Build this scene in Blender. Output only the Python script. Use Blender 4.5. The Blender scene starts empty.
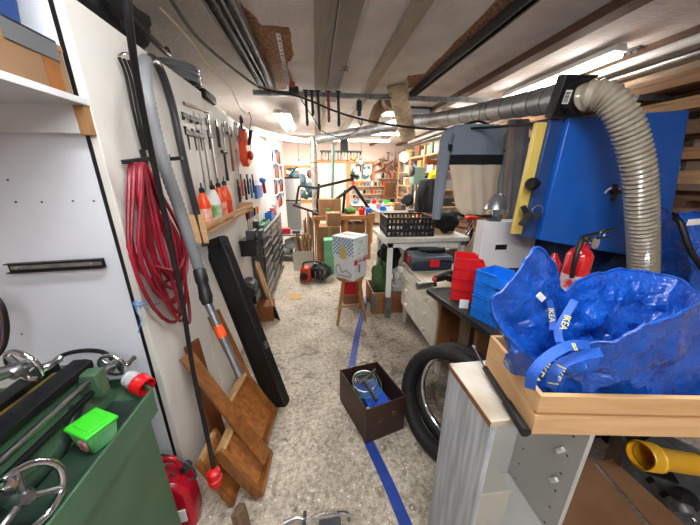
import bpy, bmesh, random
from math import *
from mathutils import Vector as V, Matrix, noise
random.seed(7)
COL = bpy.context.scene.collection
# ------------------------------------------------------------------ camera geometry
F = 268.0; EYE = 1.55
PIT = atan(86.5/F); YAW = atan(35*cos(PIT)/F)
fw = V((sin(YAW)*cos(PIT), cos(YAW)*cos(PIT), -sin(PIT)))
rt = V((cos(YAW), -sin(YAW), 0)); upv = rt.cross(fw)
def at(u, v, x=None, y=None, z=None):
    """photo measurement -> point on a known plane of the room"""
    d = fw + rt*((u-350)/F) - upv*((v-262.5)/F)
    t = x/d.x if x is not None else (y/d.y if y is not None else (z-EYE)/d.z)
    return V((0, 0, EYE)) + d*t
cam = bpy.data.cameras.new('camera'); co = bpy.data.objects.new('camera', cam); COL.objects.link(co)
cam.lens = 36*F/700; cam.sensor_width = 36; cam.clip_start = .02
co.matrix_world = Matrix.Translation((0, 0, EYE)) @ Matrix((rt, upv, -fw)).transposed().to_4x4()
sc = bpy.context.scene; sc.camera = co
sc.view_settings.view_transform = 'Standard'; sc.view_settings.look = 'None'
sc.view_settings.gamma = 1; sc.view_settings.exposure = 0

# ------------------------------------------------------------------ materials
def lin(c):
    if isinstance(c, str): c = [int(c[i:i+2], 16)/255 for i in (0, 2, 4)]
    return [(x/12.92 if x <= .04045 else ((x+.055)/1.055)**2.4) for x in c] + [1]
MATS = {}
def mat(name, c, rough=.5, metal=0, c2=None, scale=8, bump=0, stretch=None, detail=5, lo=.35, hi=.65, spec=.5, kind='noise', trans=0, emit=0, bscale=None, coat=0):
    if name in MATS: return MATS[name]
    m = bpy.data.materials.new(name); m.use_nodes = True; nt = m.node_tree; n = nt.nodes; L = nt.links
    p = n['Principled BSDF']; p.inputs['Base Color'].default_value = lin(c)
    p.inputs['Roughness'].default_value = rough; p.inputs['Metallic'].default_value = metal
    p.inputs['Specular IOR Level'].default_value = spec
    if trans: p.inputs['Transmission Weight'].default_value = trans
    if coat: p.inputs['Coat Weight'].default_value = coat
    if emit:
        p.inputs['Emission Color'].default_value = lin(c); p.inputs['Emission Strength'].default_value = emit
    if c2 is not None or bump:
        tc = n.new('ShaderNodeTexCoord'); mp = n.new('ShaderNodeMapping'); L.new(tc.outputs['Object'], mp.inputs[0])
        if stretch: mp.inputs['Scale'].default_value = stretch
        if kind == 'voronoi':
            t = n.new('ShaderNodeTexVoronoi'); out = t.outputs['Color']
        else:
            t = n.new('ShaderNodeTexNoise'); t.inputs['Detail'].default_value = detail; out = t.outputs['Fac']
            if kind == 'wood': t.inputs['Distortion'].default_value = 1.2
        t.inputs['Scale'].default_value = scale; L.new(mp.outputs[0], t.inputs['Vector'])
        if c2 is not None:
            r = n.new('ShaderNodeValToRGB'); L.new(out, r.inputs[0])
            r.color_ramp.elements[0].position = lo; r.color_ramp.elements[0].color = lin(c)
            r.color_ramp.elements[1].position = hi; r.color_ramp.elements[1].color = lin(c2)
            L.new(r.outputs[0], p.inputs['Base Color'])
        if bump:
            b = n.new('ShaderNodeBump'); b.inputs['Strength'].default_value = bump; b.inputs['Distance'].default_value = .01
            src = out
            if bscale:
                t2 = n.new('ShaderNodeTexNoise'); t2.inputs['Scale'].default_value = bscale; L.new(mp.outputs[0], t2.inputs['Vector']); src = t2.outputs['Fac']
            L.new(src, b.inputs['Height']); L.new(b.outputs[0], p.inputs['Normal'])
    MATS[name] = m; return m
def wood(name, c, c2, ax='x', rough=.6, sc_=3):
    s = {'x': (1, 9, 9), 'y': (9, 1, 9), 'z': (9, 9, 1)}[ax]
    return mat(name, c, rough, 0, c2, sc_, .15, s, 6, .3, .7, kind='wood')
white = mat('white_paint', 'd6d6d8', .45, c2='c9cacd', scale=3)
offwhite = mat('offwhite_board', 'e0ddd8', .55, c2='cfcbc5', scale=2.5, bump=.05)
blackp = mat('black_plastic', '0c0c0e', .5)
blackm = mat('black_metal', '1a1a1c', .35, .3)
rubber = mat('black_rubber', '141414', .7, bump=.2, scale=60)
steel = mat('brushed_steel', 'a9abad', .32, 1, c2='8b8d90', scale=20)
chrome = mat('chrome', 'd5d7da', .1, 1)
galv = mat('galvanised_metal', '8f9294', .4, .85, c2='74777a', scale=14)
dkgalv = mat('dull_strut_metal', '7d8083', .45, .4, c2='606366', scale=18)
red = mat('red_plastic', 'c9141c', .35)
redmat = mat('red_hose_rubber', '960f28', .4, c2='720c20', scale=9)
orange = mat('orange_plastic', 'f0501c', .35)
blue = mat('blue_plastic', '0c6ec4', .35)
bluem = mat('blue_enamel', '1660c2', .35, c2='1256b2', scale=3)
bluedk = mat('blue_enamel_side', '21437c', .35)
yellowm = mat('yellow_enamel', 'd8bd5e', .4)
lgreen = mat('lathe_green_paint', '4c6c52', .35, c2='405d47', scale=5, bump=.03)
greylgreen = mat('oily_green_paint', '2f4237', .3, c2='212c27', scale=9)
lime = mat('lime_plastic', '3fd02c', .35)
pine = wood('pine', 'd9b184', 'c39865', 'x'); piney = wood('pine_along', 'd3aa7c', 'bd9060', 'y'); pinez = wood('pine_upright', 'c9a070', 'a97f50', 'z')
walnut = wood('varnished_brown_wood', '8a5228', '5f3416', 'y', .35); walnutz = wood('varnished_brown_wood_upright', '96602f', '693d1c', 'z', .35)
oldwood = wood('old_grey_wood', '86705a', '5f4d3c', 'y', .75); oldwoodz = wood('old_wood_upright', '7a6048', '4f3b2b', 'z', .75)
card = mat('cardboard', '9c7450', .8, c2='8d6745', scale=4); cardb = mat('dull_cardboard', '94694a', .8, c2='835b3f', scale=5)
darkcard = mat('dark_brown_card', '3c2218', .5, c2='2f1a13', scale=5)
concrete = None
paper = mat('white_paper', 'e8e8e6', .6)
greyp = mat('grey_plastic', '8b8e92', .5); dkgrey = mat('dark_grey_plastic', '3a3c3f', .5)
creamhose = mat('translucent_hose', 'aaa393', .3, c2='98907f', scale=12, coat=.4)
blkcloth = mat('black_cloth', '161616', .9, bump=.2, scale=40)

# ------------------------------------------------------------------ mesh builder
class MB:
    def __init__(s, M=None): s.b = bmesh.new(); s.M = M or Matrix()
    def v(s, p): return s.b.verts.new(s.M @ V(p))
    def f(s, vs):
        try: return s.b.faces.new(vs)
        except ValueError: return None
    def hexa(s, P):
        q = [s.v(p) for p in P]
        for i in ((3, 2, 1, 0), (4, 5, 6, 7), (0, 1, 5, 4), (1, 2, 6, 5), (2, 3, 7, 6), (3, 0, 4, 7)): s.f([q[j] for j in i])
        return s
    def box(s, x0, x1, y0, y1, z0, z1):
        return s.hexa([(x0, y0, z0), (x1, y0, z0), (x1, y1, z0), (x0, y1, z0), (x0, y0, z1), (x1, y0, z1), (x1, y1, z1), (x0, y1, z1)])
    def cbox(s, c, d, R=None):
        h = [k/2 for k in d]; R = R or Matrix.Identity(3); c = V(c)
        return s.hexa([c + R @ V((a*h[0], b*h[1], e*h[2])) for e in (-1, 1) for a, b in ((-1, -1), (1, -1), (1, 1), (-1, 1))])
    def beam(s, p0, p1, w, h, up=(0, 0, 1)):
        p0, p1, up = V(p0), V(p1), V(up); d = (p1-p0).normalized(); r = d.cross(up)
        if r.length < 1e-3: r = d.cross(V((1, 0, 0)))
        r.normalize(); q = r.cross(d).normalized()
        c = [(-w/2, -h/2), (w/2, -h/2), (w/2, h/2), (-w/2, h/2)]
        return s.hexa([p0 + r*a + q*b for a, b in c] + [p1 + r*a + q*b for a, b in c])
    def prism(s, pts, vec):
        vec = V(vec); a = [s.v(p) for p in pts]; b = [s.v(V(p)+vec) for p in pts]; n = len(a)
        s.f(a[::-1]); s.f(b)
        for i in range(n): s.f([a[i], a[(i+1) % n], b[(i+1) % n], b[i]])
        return s
    def rings(s, rings, cap=True, closed=False):
        R = [[s.v(p) for p in r] for r in rings]; n = len(R[0])
        for i in range(len(R)-1 + (1 if closed else 0)):
            A, B = R[i], R[(i+1) % len(R)]
            for j in range(n): s.f([A[j], A[(j+1) % n], B[(j+1) % n], B[j]])
        if cap and not closed: s.f(R[0][::-1]); s.f(R[-1])
        return s
    def tube(s, pts, r, seg=8, closed=False, cap=True, smooth_n=0, rf=None):
        pts = [V(p) for p in pts]
        if smooth_n: pts = catmull(pts, smooth_n, closed)
        n = len(pts); prev = None; rings = []
        for i, p in enumerate(pts):
            if closed: t = pts[(i+1) % n]-pts[i-1]
            else: t = pts[min(i+1, n-1)]-pts[max(i-1, 0)]
            t.normalize()
            if prev is None:
                a = t.cross(V((0, 0, 1)))
                if a.length < .1: a = t.cross(V((1, 0, 0)))
            else: a = prev - t*prev.dot(t)
            a.normalize(); prev = a; b = t.cross(a)
            if rf: rr = rf(i/(n-1), i)
            elif isinstance(r, (list, tuple)):
                k_ = i/(n-1)*(len(r)-1); k0 = min(int(k_), len(r)-2); rr = r[k0] + (r[k0+1]-r[k0])*(k_-k0)
            else: rr = r
            rings.append([p + (a*cos(2*pi*k/seg) + b*sin(2*pi*k/seg))*rr for k in range(seg)])
        return s.rings(rings, cap, closed)
    def cyl(s, p0, p1, r0, r1=None, seg=16): return s.tube([p0, p1], [r0, r0 if r1 is None else r1], seg)
    def lathe(s, prof, o=(0, 0, 0), ax=(0, 0, 1), seg=20, cap=True):
        o, ax = V(o), V(ax).normalized(); a = ax.orthogonal().normalized(); b = ax.cross(a)
        return s.rings([[o + ax*z + (a*cos(2*pi*k/seg) + b*sin(2*pi*k/seg))*max(r, 1e-4) for k in range(seg)] for r, z in prof], cap)
    def ring(s, c, ax, R, r, seg=28, rs=8, flat=1):
        c, ax = V(c), V(ax).normalized(); a = ax.orthogonal().normalized(); b = ax.cross(a)
        rg = []
        for i in range(seg):
            d = a*cos(2*pi*i/seg) + b*sin(2*pi*i/seg)
            rg.append([c + d*(R + r*cos(2*pi*k/rs)) + ax*(r*flat*sin(2*pi*k/rs)) for k in range(rs)])
        return s.rings(rg, False, True)
    def grid(s, fn, nu, nv, th=0):
        G = [[s.v(fn(i/nu, j/nv)) for j in range(nv+1)] for i in range(nu+1)]
        for i in range(nu):
            for j in range(nv): s.f([G[i][j], G[i+1][j], G[i+1][j+1], G[i][j+1]])
        return s
    def blob(s, c, r, seg=12, n=8, jit=0):
        rx, ry, rz = (r, r, r) if not isinstance(r, (tuple, list)) else r; c = V(c)
        rg = []
        for i in range(n+1):
            t = pi*i/n
            t = min(max(t, .03), pi-.03)
            rg.append([c + V((rx*sin(t)*cos(2*pi*k/seg), ry*sin(t)*sin(2*pi*k/seg), -rz*cos(t)))*(1+jit*random.uniform(-1, 1)) for k in range(seg)])
        return s.rings(rg)
    def build(s, name, m, parent=None, bevel=0, label=None, solid=0, ang=38, sub=0):
        bmesh.ops.recalc_face_normals(s.b, faces=s.b.faces)
        W = WM.get(parent.name) if parent else None
        if W is None:
            vs = [v.co for v in s.b.verts]
            lo = V([min(v[i] for v in vs) for i in range(3)]); hi = V([max(v[i] for v in vs) for i in range(3)])
            o = V(((lo.x+hi.x)/2, (lo.y+hi.y)/2, lo.z)); W = Matrix.Translation(o); top = True
        else: top = False
        s.b.transform(W.inverted())
        me = bpy.data.meshes.new(name); s.b.to_mesh(me); s.b.free()
        me.polygons.foreach_set('use_smooth', [True]*len(me.polygons)); me.set_sharp_from_angle(angle=radians(ang))
        for mm in (m if isinstance(m, (list, tuple)) else [m]): me.materials.append(mm)
        o = bpy.data.objects.new(name, me); COL.objects.link(o)
        if parent: o.parent = parent
        if top: o.matrix_world = W; o.location = W.translation
        WM[o.name] = W
        if label: o['label'] = label
        if solid:
            k = o.modifiers.new('solid', 'SOLIDIFY'); k.thickness = solid; k.offset = 0
        if bevel:
            k = o.modifiers.new('bevel', 'BEVEL'); k.width = bevel; k.segments = 2; k.limit_method = 'ANGLE'; k.angle_limit = radians(50)
        if sub:
            k = o.modifiers.new('sub', 'SUBSURF'); k.levels = sub; k.render_levels = sub
        return o
WM = {}
def catmull(P, n, closed=False):
    out = []; N = len(P)
    for i in range(N if closed else N-1):
        g = (lambda k: P[k % N]) if closed else (lambda k: P[max(0, min(N-1, k))])
        a, b, c, d = g(i-1), g(i), g(i+1), g(i+2)
        for j in range(n):
            t = j/n; out.append(.5*((2*b)+(c-a)*t+(2*a-5*b+4*c-d)*t*t+(3*b-a-3*c+d)*t**3))
    if not closed: out.append(P[-1].copy())
    return out
def tag(o, label, cat, group=None):
    o['label'] = label; o['category'] = cat
    if group: o['group'] = group
    return o
def thing(name, label, cat, loc=(0, 0, 0), rz=0, group=None, R=None):
    o = bpy.data.objects.new(name, None); COL.objects.link(o); o.empty_display_size = .05
    W = Matrix.Translation(V(loc)) @ (R.to_4x4() if R else Matrix.Rotation(rz, 4, 'Z'))
    o.matrix_world = W; WM[o.name] = W
    return tag(o, label, cat, group)
def struct(o): o['kind'] = 'structure'; return o
def LM(o): return WM[o.name]          # world matrix: build in a thing's own axes with MB(LM(t))
def kids(o): return [c for c in bpy.data.objects if c.parent == o]
def dup(o, loc, rz=0, label=None, group=None, R=None):
    def rec(s, par):
        c = s.copy(); COL.objects.link(c); c.parent = par
        for ch in kids(s): rec(ch, c)
        return c
    r = rec(o, None)
    W = Matrix.Translation(V(loc)) @ (R.to_4x4() if R else Matrix.Rotation(rz, 4, 'Z')); r.matrix_world = W; WM[r.name] = W
    if label: r['label'] = label
    if group: r['group'] = group
    return r
def text(s, name, m, parent, o, right, up_, size, depth=.0006, align='CENTER'):
    cu = bpy.data.curves.new(name, 'FONT'); cu.body = s; cu.size = size; cu.extrude = depth; cu.align_x = align; cu.align_y = 'CENTER'
    t = bpy.data.objects.new(name, cu); COL.objects.link(t)
    bpy.context.view_layer.update()
    me = bpy.data.meshes.new_from_object(t.evaluated_get(bpy.context.evaluated_depsgraph_get()))
    bpy.data.objects.remove(t); bpy.data.curves.remove(cu)
    r, u = V(right).normalized(), V(up_).normalized(); n = r.cross(u).normalized(); u = n.cross(r)
    T = Matrix.Translation(V(o)) @ Matrix((r, u, n)).transposed().to_4x4()
    me.transform(WM[parent.name].inverted() @ T); me.name = name
    me.materials.clear(); me.materials.append(m)
    ob = bpy.data.objects.new(name, me); COL.objects.link(ob); ob.parent = parent; WM[ob.name] = WM[parent.name]
    return ob
def single(mb, name, m, label, cat, group=None, **k): return tag(mb.build(name, m, **k), label, cat, group)
X, Y, Z = V((1, 0, 0)), V((0, 1, 0)), V((0, 0, 1))
# ================================================================== the room
CZ = 2.5
def floor_mat():
    m = bpy.data.materials.new('worn_concrete'); m.use_nodes = True; nt = m.node_tree; n = nt.nodes; L = nt.links; p = n['Principled BSDF']
    tc = n.new('ShaderNodeTexCoord')
    def nz(s, d=4, w=0):
        t = n.new('ShaderNodeTexNoise'); t.inputs['Scale'].default_value = s; t.inputs['Detail'].default_value = d; t.inputs['Distortion'].default_value = w; L.new(tc.outputs['Object'], t.inputs['Vector']); return t.outputs['Fac']
    def ramp(src, a, b, ca, cb):
        r = n.new('ShaderNodeValToRGB'); r.color_ramp.elements[0].position = a; r.color_ramp.elements[1].position = b
        r.color_ramp.elements[0].color = lin(ca); r.color_ramp.elements[1].color = lin(cb); L.new(src, r.inputs[0]); return r.outputs[0]
    def mix(f, a, b, mode='MIX'):
        k = n.new('ShaderNodeMix'); k.data_type = 'RGBA'; k.blend_type = mode
        if isinstance(f, float): k.inputs[0].default_value = f
        else: L.new(f, k.inputs[0])
        L.new(a, k.inputs[6]); L.new(b, k.inputs[7]); return k.outputs[2]
    base = ramp(nz(3.5, 6), .35, .65, 'a69a89', 'c6b9a8')
    mid = ramp(nz(38, 4), .32, .6, '625b52', 'ffffff')
    c = mix(.55, base, mid, 'MULTIPLY')
    sp = ramp(nz(110, 2), .34, .42, '4d4842', 'ffffff'); c = mix(.6, c, sp, 'MULTIPLY')
    st = ramp(nz(7, 3, 1), .32, .42, '5c554d', 'ffffff'); c = mix(.55, c, st, 'MULTIPLY')
    lt = ramp(nz(60, 2), .62, .70, '000000', 'ffffff'); w = n.new('ShaderNodeRGB'); w.outputs[0].default_value = lin('d8d3ca')
    c = mix(lt, c, w.outputs[0]); L.new(c, p.inputs['Base Color']); p.inputs['Roughness'].default_value = .62
    b = n.new('ShaderNodeBump'); b.inputs['Strength'].default_value = .25; b.inputs['Distance'].default_value = .004; L.new(nz(45, 5), b.inputs['Height']); L.new(b.outputs[0], p.inputs['Normal'])
    return m
concrete = floor_mat()
plaster = mat('rough_plaster', 'd3cecb', .85, c2='c4bfbc', scale=4, bump=.9, bscale=28)
plaster2 = mat('pink_white_wall', 'e0cfc6', .8, c2='d6c6bd', scale=2)
osb = mat('chip_board', '9a6a42', .8, c2='5f3c22', scale=40, kind='noise', bump=.3, lo=.4, hi=.6)
struct(MB().box(-2.2, 3.6, -2.2, 9.1, -.1, 0).build('floor', concrete))
struct(MB().box(-2.2, 3.6, -2.2, 9.1, CZ, CZ+.1).build('ceiling', plaster))
struct(MB().box(-2.3, -2.2, -2.2, 9.1, 0, CZ).build('wall_left', plaster2))
struct(MB().box(3.6, 3.7, -2.2, 9.1, 0, CZ).build('wall_right', plaster2))
struct(MB().box(-2.2, 3.6, -2.3, -2.2, 0, CZ).build('wall_rear', plaster2))
# far wall with two window holes and a doorway
wx0, wx1, wy0, wy1 = at(287, 180, y=9).x, at(312, 180, y=9).x, at(300, 200, y=9).z, at(300, 168, y=9).z
vx0, vx1, vy0, vy1 = at(351, 180, y=9).x, at(372, 180, y=9).x, at(360, 181, y=9).z, at(360, 164, y=9).z
b = MB()
for a in ((-2.2, wx0, 0, CZ), (wx0, wx1, 0, wy0), (wx0, wx1, wy1, CZ), (wx1, vx0, 0, CZ), (vx0, vx1, 0, vy0), (vx0, vx1, vy1, CZ), (vx1, 3.6, 0, CZ)):
    b.box(a[0], a[1], 9, 9.1, a[2], a[3])
struct(b.build('wall_far', plaster2))
skyglass = mat('daylit_garden', 'a9c4d6', .9, c2='4d6a72', scale=5, emit=0, lo=.4, hi=.62)
orangewood = wood('orange_pine_frame', 'c98a55', 'b27343', 'z', .5)
glass = mat('window_glass', 'dfeaf0', .05, trans=1)
for k, (a0, a1, c0, c1) in enumerate(((wx0, wx1, wy0, wy1), (vx0, vx1, vy0, vy1))):
    f = MB(); t = .07
    f.box(a0-t, a0, 8.96, 9.06, c0-t, c1+t); f.box(a1, a1+t, 8.96, 9.06, c0-t, c1+t); f.box(a0, a1, 8.96, 9.06, c1, c1+t); f.box(a0, a1, 8.96, 9.06, c0-t, c0)
    f.box((a0+a1)/2-.015, (a0+a1)/2+.015, 8.99, 9.04, c0, c1)
    w = struct(f.build('window_%d' % (k+1), orangewood))
    WM[w.name] = Matrix.Translation(w.location)
    MB().box(a0, a1, 9.03, 9.036, c0, c1).build('pane', glass, w)
# cream door between the windows
d0, d1 = at(316, 180, y=8.97).x, at(346, 180, y=8.97).x; dz = at(330, 163, y=8.97).z
d = struct(MB().box(d0, d1, 8.93, 8.995, 0, dz).build('door_1', mat('cream_door', 'e6d3bd', .6)))
WM[d.name] = Matrix.Translation(d.location)
f = MB(); f.box(d0-.09, d0, 8.9, 8.998, 0, dz+.09); f.box(d1, d1+.09, 8.9, 8.998, 0, dz+.09); f.box(d0, d1, 8.9, 8.998, dz, dz+.09); f.build('door_frame', orangewood, d)
MB().cyl((d1-.1, 8.93, 1.0), (d1-.1, 8.87, 1.0), .02).cyl((d1-.1, 8.87, 1.0), (d1-.24, 8.87, 1.0), .012).build('handle', steel, d)

# joists and boards along the ceiling
def jx(u, v=0, z=CZ-.03): return at(u, v, z=z).x
tr = 0
def trim(mb, m, **k):
    global tr; tr += 1
    return struct(mb.build('trim_%d' % tr, m, **k))
jw = wood('greyed_joist', '8a8378', '776e62', 'y', .7); jb = wood('brown_joist', '6b4f3e', '54392b', 'y', .7); ja = wood('pale_joist', 'a0988c', '8d8272', 'y', .7)
y0, y1 = -2.1, 8.9
trim(MB().box(jx(314), jx(338), y0, y1, CZ-.03, CZ), jw)
ch = trim(MB().box(jx(339), jx(364), y0, 3.9, CZ-.05, CZ), mat('grey_painted_channel', '6e6968', .5, .3, c2='65605f', scale=3), bevel=.004)
trim(MB().box(jx(424)-.05, jx(424)+.04, y0, y1, CZ-.06, CZ), ja)
trim(MB().box(jx(634)-.06, jx(634)+.05, y0, y1, CZ-.06, CZ), jb)
trim(MB().box(2.55, 2.7, y0, y1, CZ-.05, CZ), jb)
# bare chipboard showing where the plaster has come off
def patch(px, z=CZ-.004):
    P = []
    for i, (u, v) in enumerate(px):
        a, c = at(u, v, z=z), at(*px[(i+1) % len(px)], z=z)
        for k in range(5):
            q = a.lerp(c, k/5); w = (noise.noise(q*14)*.03 if k else 0); P.append((q.x+w, q.y+w*.7, z))
    return trim(MB().prism(P, (0, 0, .01)), osb)
patch([(240, 2), (262, 26), (289, 28), (294, 55), (288, 62), (292, 88), (268, 92)])
patch([(508, -8), (536, -8), (470, 48), (430, 84), (408, 88), (408, 76), (425, 74), (455, 42)])
# pressed symbol stamped on the grey channel
cx = (jx(339)+jx(364))/2; sz = CZ-.0515
s = MB(); q = at(345, 69, z=sz)
for du in (-.045, .045):
    s.box(q.x-.04, q.x+.04, q.y+du-.004, q.y+du+.004, sz, sz+.003)
s.box(q.x-.004, q.x+.004, q.y-.045, q.y+.045, sz, sz+.003); s.ring((q.x, q.y, sz+.001), Z, .022, .003, 18, 6)
WM[ch.name] = Matrix.Translation(ch.location); s.build('stamped_mark', mat('dark_ink', '38302f', .7), ch)
# strut channels
def channel(mb, p0, p1, w=.041, h=.041, open_up=-1):
    p0, p1 = V(p0), V(p1); d = (p1-p0).normalized(); r = d.cross(Z).normalized()
    t = .003
    mb.beam(p0 + Z*h/2, p1 + Z*h/2, w, t)
    for sgn in (-1, 1):
        mb.beam(p0 + r*sgn*w/2, p1 + r*sgn*w/2, t, h); mb.beam(p0 + r*sgn*(w/2-.008) - Z*h/2, p1 + r*sgn*(w/2-.008) - Z*h/2, .014, t)
    return mb
zc = 2.40; yc = at(380, 97, z=zc).y; yk = yc
b = MB(); channel(b, (at(255, 95, z=zc).x, yc, zc), (at(505, 98, z=zc).x, yc, zc))
single(b, 'strut_channel', dkgalv, 'long galvanised strut running across the ceiling that carries the hanging clamps', 'strut')
xs = at(205, 0, z=zc).x
for i, (dx, lab) in enumerate(((0, 'outer'), (.10, 'inner'))):
    b = MB(); channel(b, (xs+dx, -1.0, zc+.05), (xs+dx, yc+.02, zc+.05), .07, .05)
    single(b, 'ceiling_rail', dkgalv, ['steel ceiling rail over the left wall, the one nearer the red hose', 'steel ceiling rail over the left wall, the one nearer the chipboard patch'][i], 'rail', 'paired ceiling rails')
xr = at(540, 0, z=zc).x
b = MB(); channel(b, (xr, .2, zc+.04), (at(420, 92, z=zc).x, yc+.05, zc+.04), .06, .06)
single(b, 'ceiling_rail', mat('dark_rail_paint', '2c2d2f', .45, .4), 'dark steel rail crossing the ceiling beside the torn chipboard strip on the right', 'rail')
# perforated strap
b = MB(); p0, p1 = at(278, 33, z=2.47), at(290, 96, z=2.43); d = p1-p0
for i in range(24): b.beam(p0+d*(i/24), p0+d*((i+.55)/24), .03, .004)
for sg in (-1, 1): b.beam(p0+X*.012*sg, p1+X*.012*sg, .006, .004)
single(b, 'perforated_strap', galv, 'perforated steel strap hanging under the bare chipboard patch', 'strap')
b = MB(); p0, p1 = at(556, 77, z=2.47), at(640, 50, z=2.47); d = p1-p0
b.beam(p0+Z*.02, p1+Z*.02, .05, .006)
for i in range(16): b.beam(p0+d*(i/16), p0+d*((i+.6)/16), .012, .02)
single(b, 'slotted_rail', dkgalv, 'slotted steel rail fixed on the plaster ceiling above the ribbed hose', 'rail')
# conduits and timbers along the right edge of the ceiling
for i, (zz, xx, r, m, lab) in enumerate(((2.40, 2.50, .03, white, 'white pipe running along the ceiling above the blue machine'), (2.33, 2.56, .025, steel, 'thin bright steel pipe running below the white ceiling pipe'), (2.26, 2.6, .035, oldwood, 'brown round timber pole running below the ceiling pipes'))):
    single(MB().tube([(xx, -1, zz), (xx, 7.5, zz)], r, 12), 'ceiling_pipe' if i < 2 else 'timber_pole', m, lab, 'pipe' if i < 2 else 'pole')

# ------------------------------------------------------------------ lamps
tubem = mat('lit_tube', 'fff6e6', .5, emit=11)
lampbody = mat('lamp_housing', 'dcdcd8', .4)
def lamp_fixture(c, length, ax, label, watt, w=.16, col=(1, .955, .90), up=.22):
    c = V(c); R = 0 if ax == 'y' else pi/2
    t = thing('fluorescent_lamp', label, 'ceiling light', c, R, 'fluorescent ceiling lamps')
    M_ = LM(t); b = MB(M_)
    b.prism([(-w/2, -length/2, 0), (w/2, -length/2, 0), (w/2-.03, -length/2, .05), (-w/2+.03, -length/2, .05)], (0, length, 0)); b.build('housing', lampbody, t)
    for s_ in (-1, 1):
        MB(M_).tube([(s_*w*.25, -length/2+.02, -.02), (s_*w*.25, length/2-.02, -.02)], .018, 10).build('tube', tubem, t)
    li = bpy.data.lights.new('lamp_light', 'AREA'); li.shape = 'RECTANGLE'; li.size = w; li.size_y = length; li.energy = watt; li.color = col
    lo_ = bpy.data.objects.new('lamp_light', li); COL.objects.link(lo_); lo_.location = c + V((0, 0, -.04)); lo_.rotation_euler = (0, 0, R)
    for k in (-.3, .3):
        lp = bpy.data.lights.new('lamp_glow', 'POINT'); lp.energy = watt*up; lp.color = col; lp.shadow_soft_size = .06
        lq = bpy.data.objects.new('lamp_glow', lp); COL.objects.link(lq); lq.location = c + (V((0, k*length, -.10)) if ax == 'y' else V((k*length, 0, -.10)))
    return t
pa, pb = at(281, 103, z=2.36), at(289, 134, z=2.36)
lamp_fixture(((pa.x+pb.x)/2, (pa.y+pb.y)/2+.05, 2.37), 1.35, 'y', 'two tube ceiling lamp with yellowed cover behind the end of the ceiling rails', 58, w=.24)
p = at(369, 149, z=2.4); lamp_fixture((1.1, 7.3, 2.42), 1.7, 'x', 'wide lit ceiling lamp set crosswise in front of the far windows', 42)
p = at(478, 108, z=2.4); lamp_fixture((1.75, 4.3, 2.43), 1.5, 'x', 'lit ceiling lamp above the silver duct and the hanging sweater', 46)
lamp_fixture((1.3, 6.2, 2.43), 1.5, 'x', 'lit ceiling lamp over the far right workbench', 44)
lamp_fixture((-.55, 7.4, 2.43), 1.2, 'x', 'lit ceiling lamp beside the vertical wrapped pipe near the door', 34)
lamp_fixture((.1, .55, 2.44), 1.5, 'x', 'unseen ceiling lamp directly overhead, added for brightness', 22, up=.42, col=(.93, .97, 1))  # extra fixture out of view, added to brighten the near end
lamp_fixture((.3, -1.0, 2.44), 1.5, 'x', 'unseen ceiling lamp behind the camera, added for brightness', 38, col=(.92, .96, 1))  # another added fixture, never in view, lifting the light from behind
lamp_fixture((2.28, 2.75, 2.43), 1.3, 'y', 'ceiling lamp behind the silver duct beside the white ceiling pipe', 7, w=.12, up=.9)
for i, (u, v, yy, r, lab) in enumerate(((404, 157, 6.6, .11, 'round glowing globe lamp over the far right bench'), (299, 163, 8.4, .05, 'small lit bulb in front of the left far window'), (361, 162, 8.4, .05, 'small lit bulb in front of the window right of the door'))):
    t = thing('hanging_bulb', lab, 'lamp', at(u, v, y=yy), group='bare hanging bulbs'); q = at(u, v, y=yy)
    MB().blob(q, r, 14, 8).build('globe', mat('lit_globe', 'fff4dc', .4, emit=7), t)
    MB().tube([q+Z*r*.9, (q.x, q.y, CZ)], .006, 6).build('cord', blackp, t)
    MB().cyl(q+Z*r*.85, q+Z*(r+.05), .022).build('socket', blackp, t)
    li = bpy.data.lights.new('bulb_light', 'POINT'); li.energy = 14; li.shadow_soft_size = r*1.2; li.color = (1, .9, .75)
    lo_ = bpy.data.objects.new('bulb_light', li); COL.objects.link(lo_); lo_.location = q - Z*(r+.16)
w = bpy.data.worlds.new('world'); sc.world = w; w.use_nodes = True; wn = w.node_tree.nodes; wl = w.node_tree.links
st_ = wn.new('ShaderNodeTexSky'); st_.sky_type = 'NISHITA'; st_.sun_disc = False; st_.sun_elevation = radians(35)
wl.new(st_.outputs[0], wn['Background'].inputs[0]); wn['Background'].inputs[1].default_value = .25
# hedge seen through the far windows
hg = MB()
for k in range(150):
    c = V((random.uniform(-2, 3.4), random.uniform(11.2, 11.8), random.uniform(0, 2.4))); hg.blob(c, random.uniform(.08, .22), 6, 4, .15)
tag(hg.build('garden_hedge', mat('hedge_leaves', '6d8f86', .8, c2='a8c8cc', scale=7)), 'blue green hedge leaves outside the far windows', 'hedge')['kind'] = 'stuff'
li = bpy.data.lights.new('daylight', 'SUN'); li.energy = 3; li.angle = .2; lo_ = bpy.data.objects.new('daylight', li); COL.objects.link(lo_); lo_.rotation_euler = (radians(-50), 0, radians(10)); lo_.rotation_euler = (radians(50), 0, 0)

# blue tape along the floor
tape = mat('blue_floor_tape', '1d3f95', .5, c2='17357f', scale=12)
P = [at(u, v, z=.0012) for u, v in ((408, 530), (390, 487), (368, 440), (356, 400), (352, 365), (357, 335), (363, 312), (367, 296))]
b = MB(); L_, R_ = [], []
for i, p in enumerate(P):
    d = (P[min(i+1, len(P)-1)]-P[max(i-1, 0)]).normalized(); n = V((-d.y, d.x, 0))*.03
    L_.append(p+n); R_.append(p-n)
G = [[b.v(a), b.v(c)] for a, c in zip(L_, R_)]
for i in range(len(G)-1): b.f([G[i][0], G[i][1], G[i+1][1], G[i+1][0]])
single(b, 'floor_tape', tape, 'blue tape stripe stuck along the concrete floor under the brown box', 'tape')
# ================================================================== left side
XL = -.70
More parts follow.
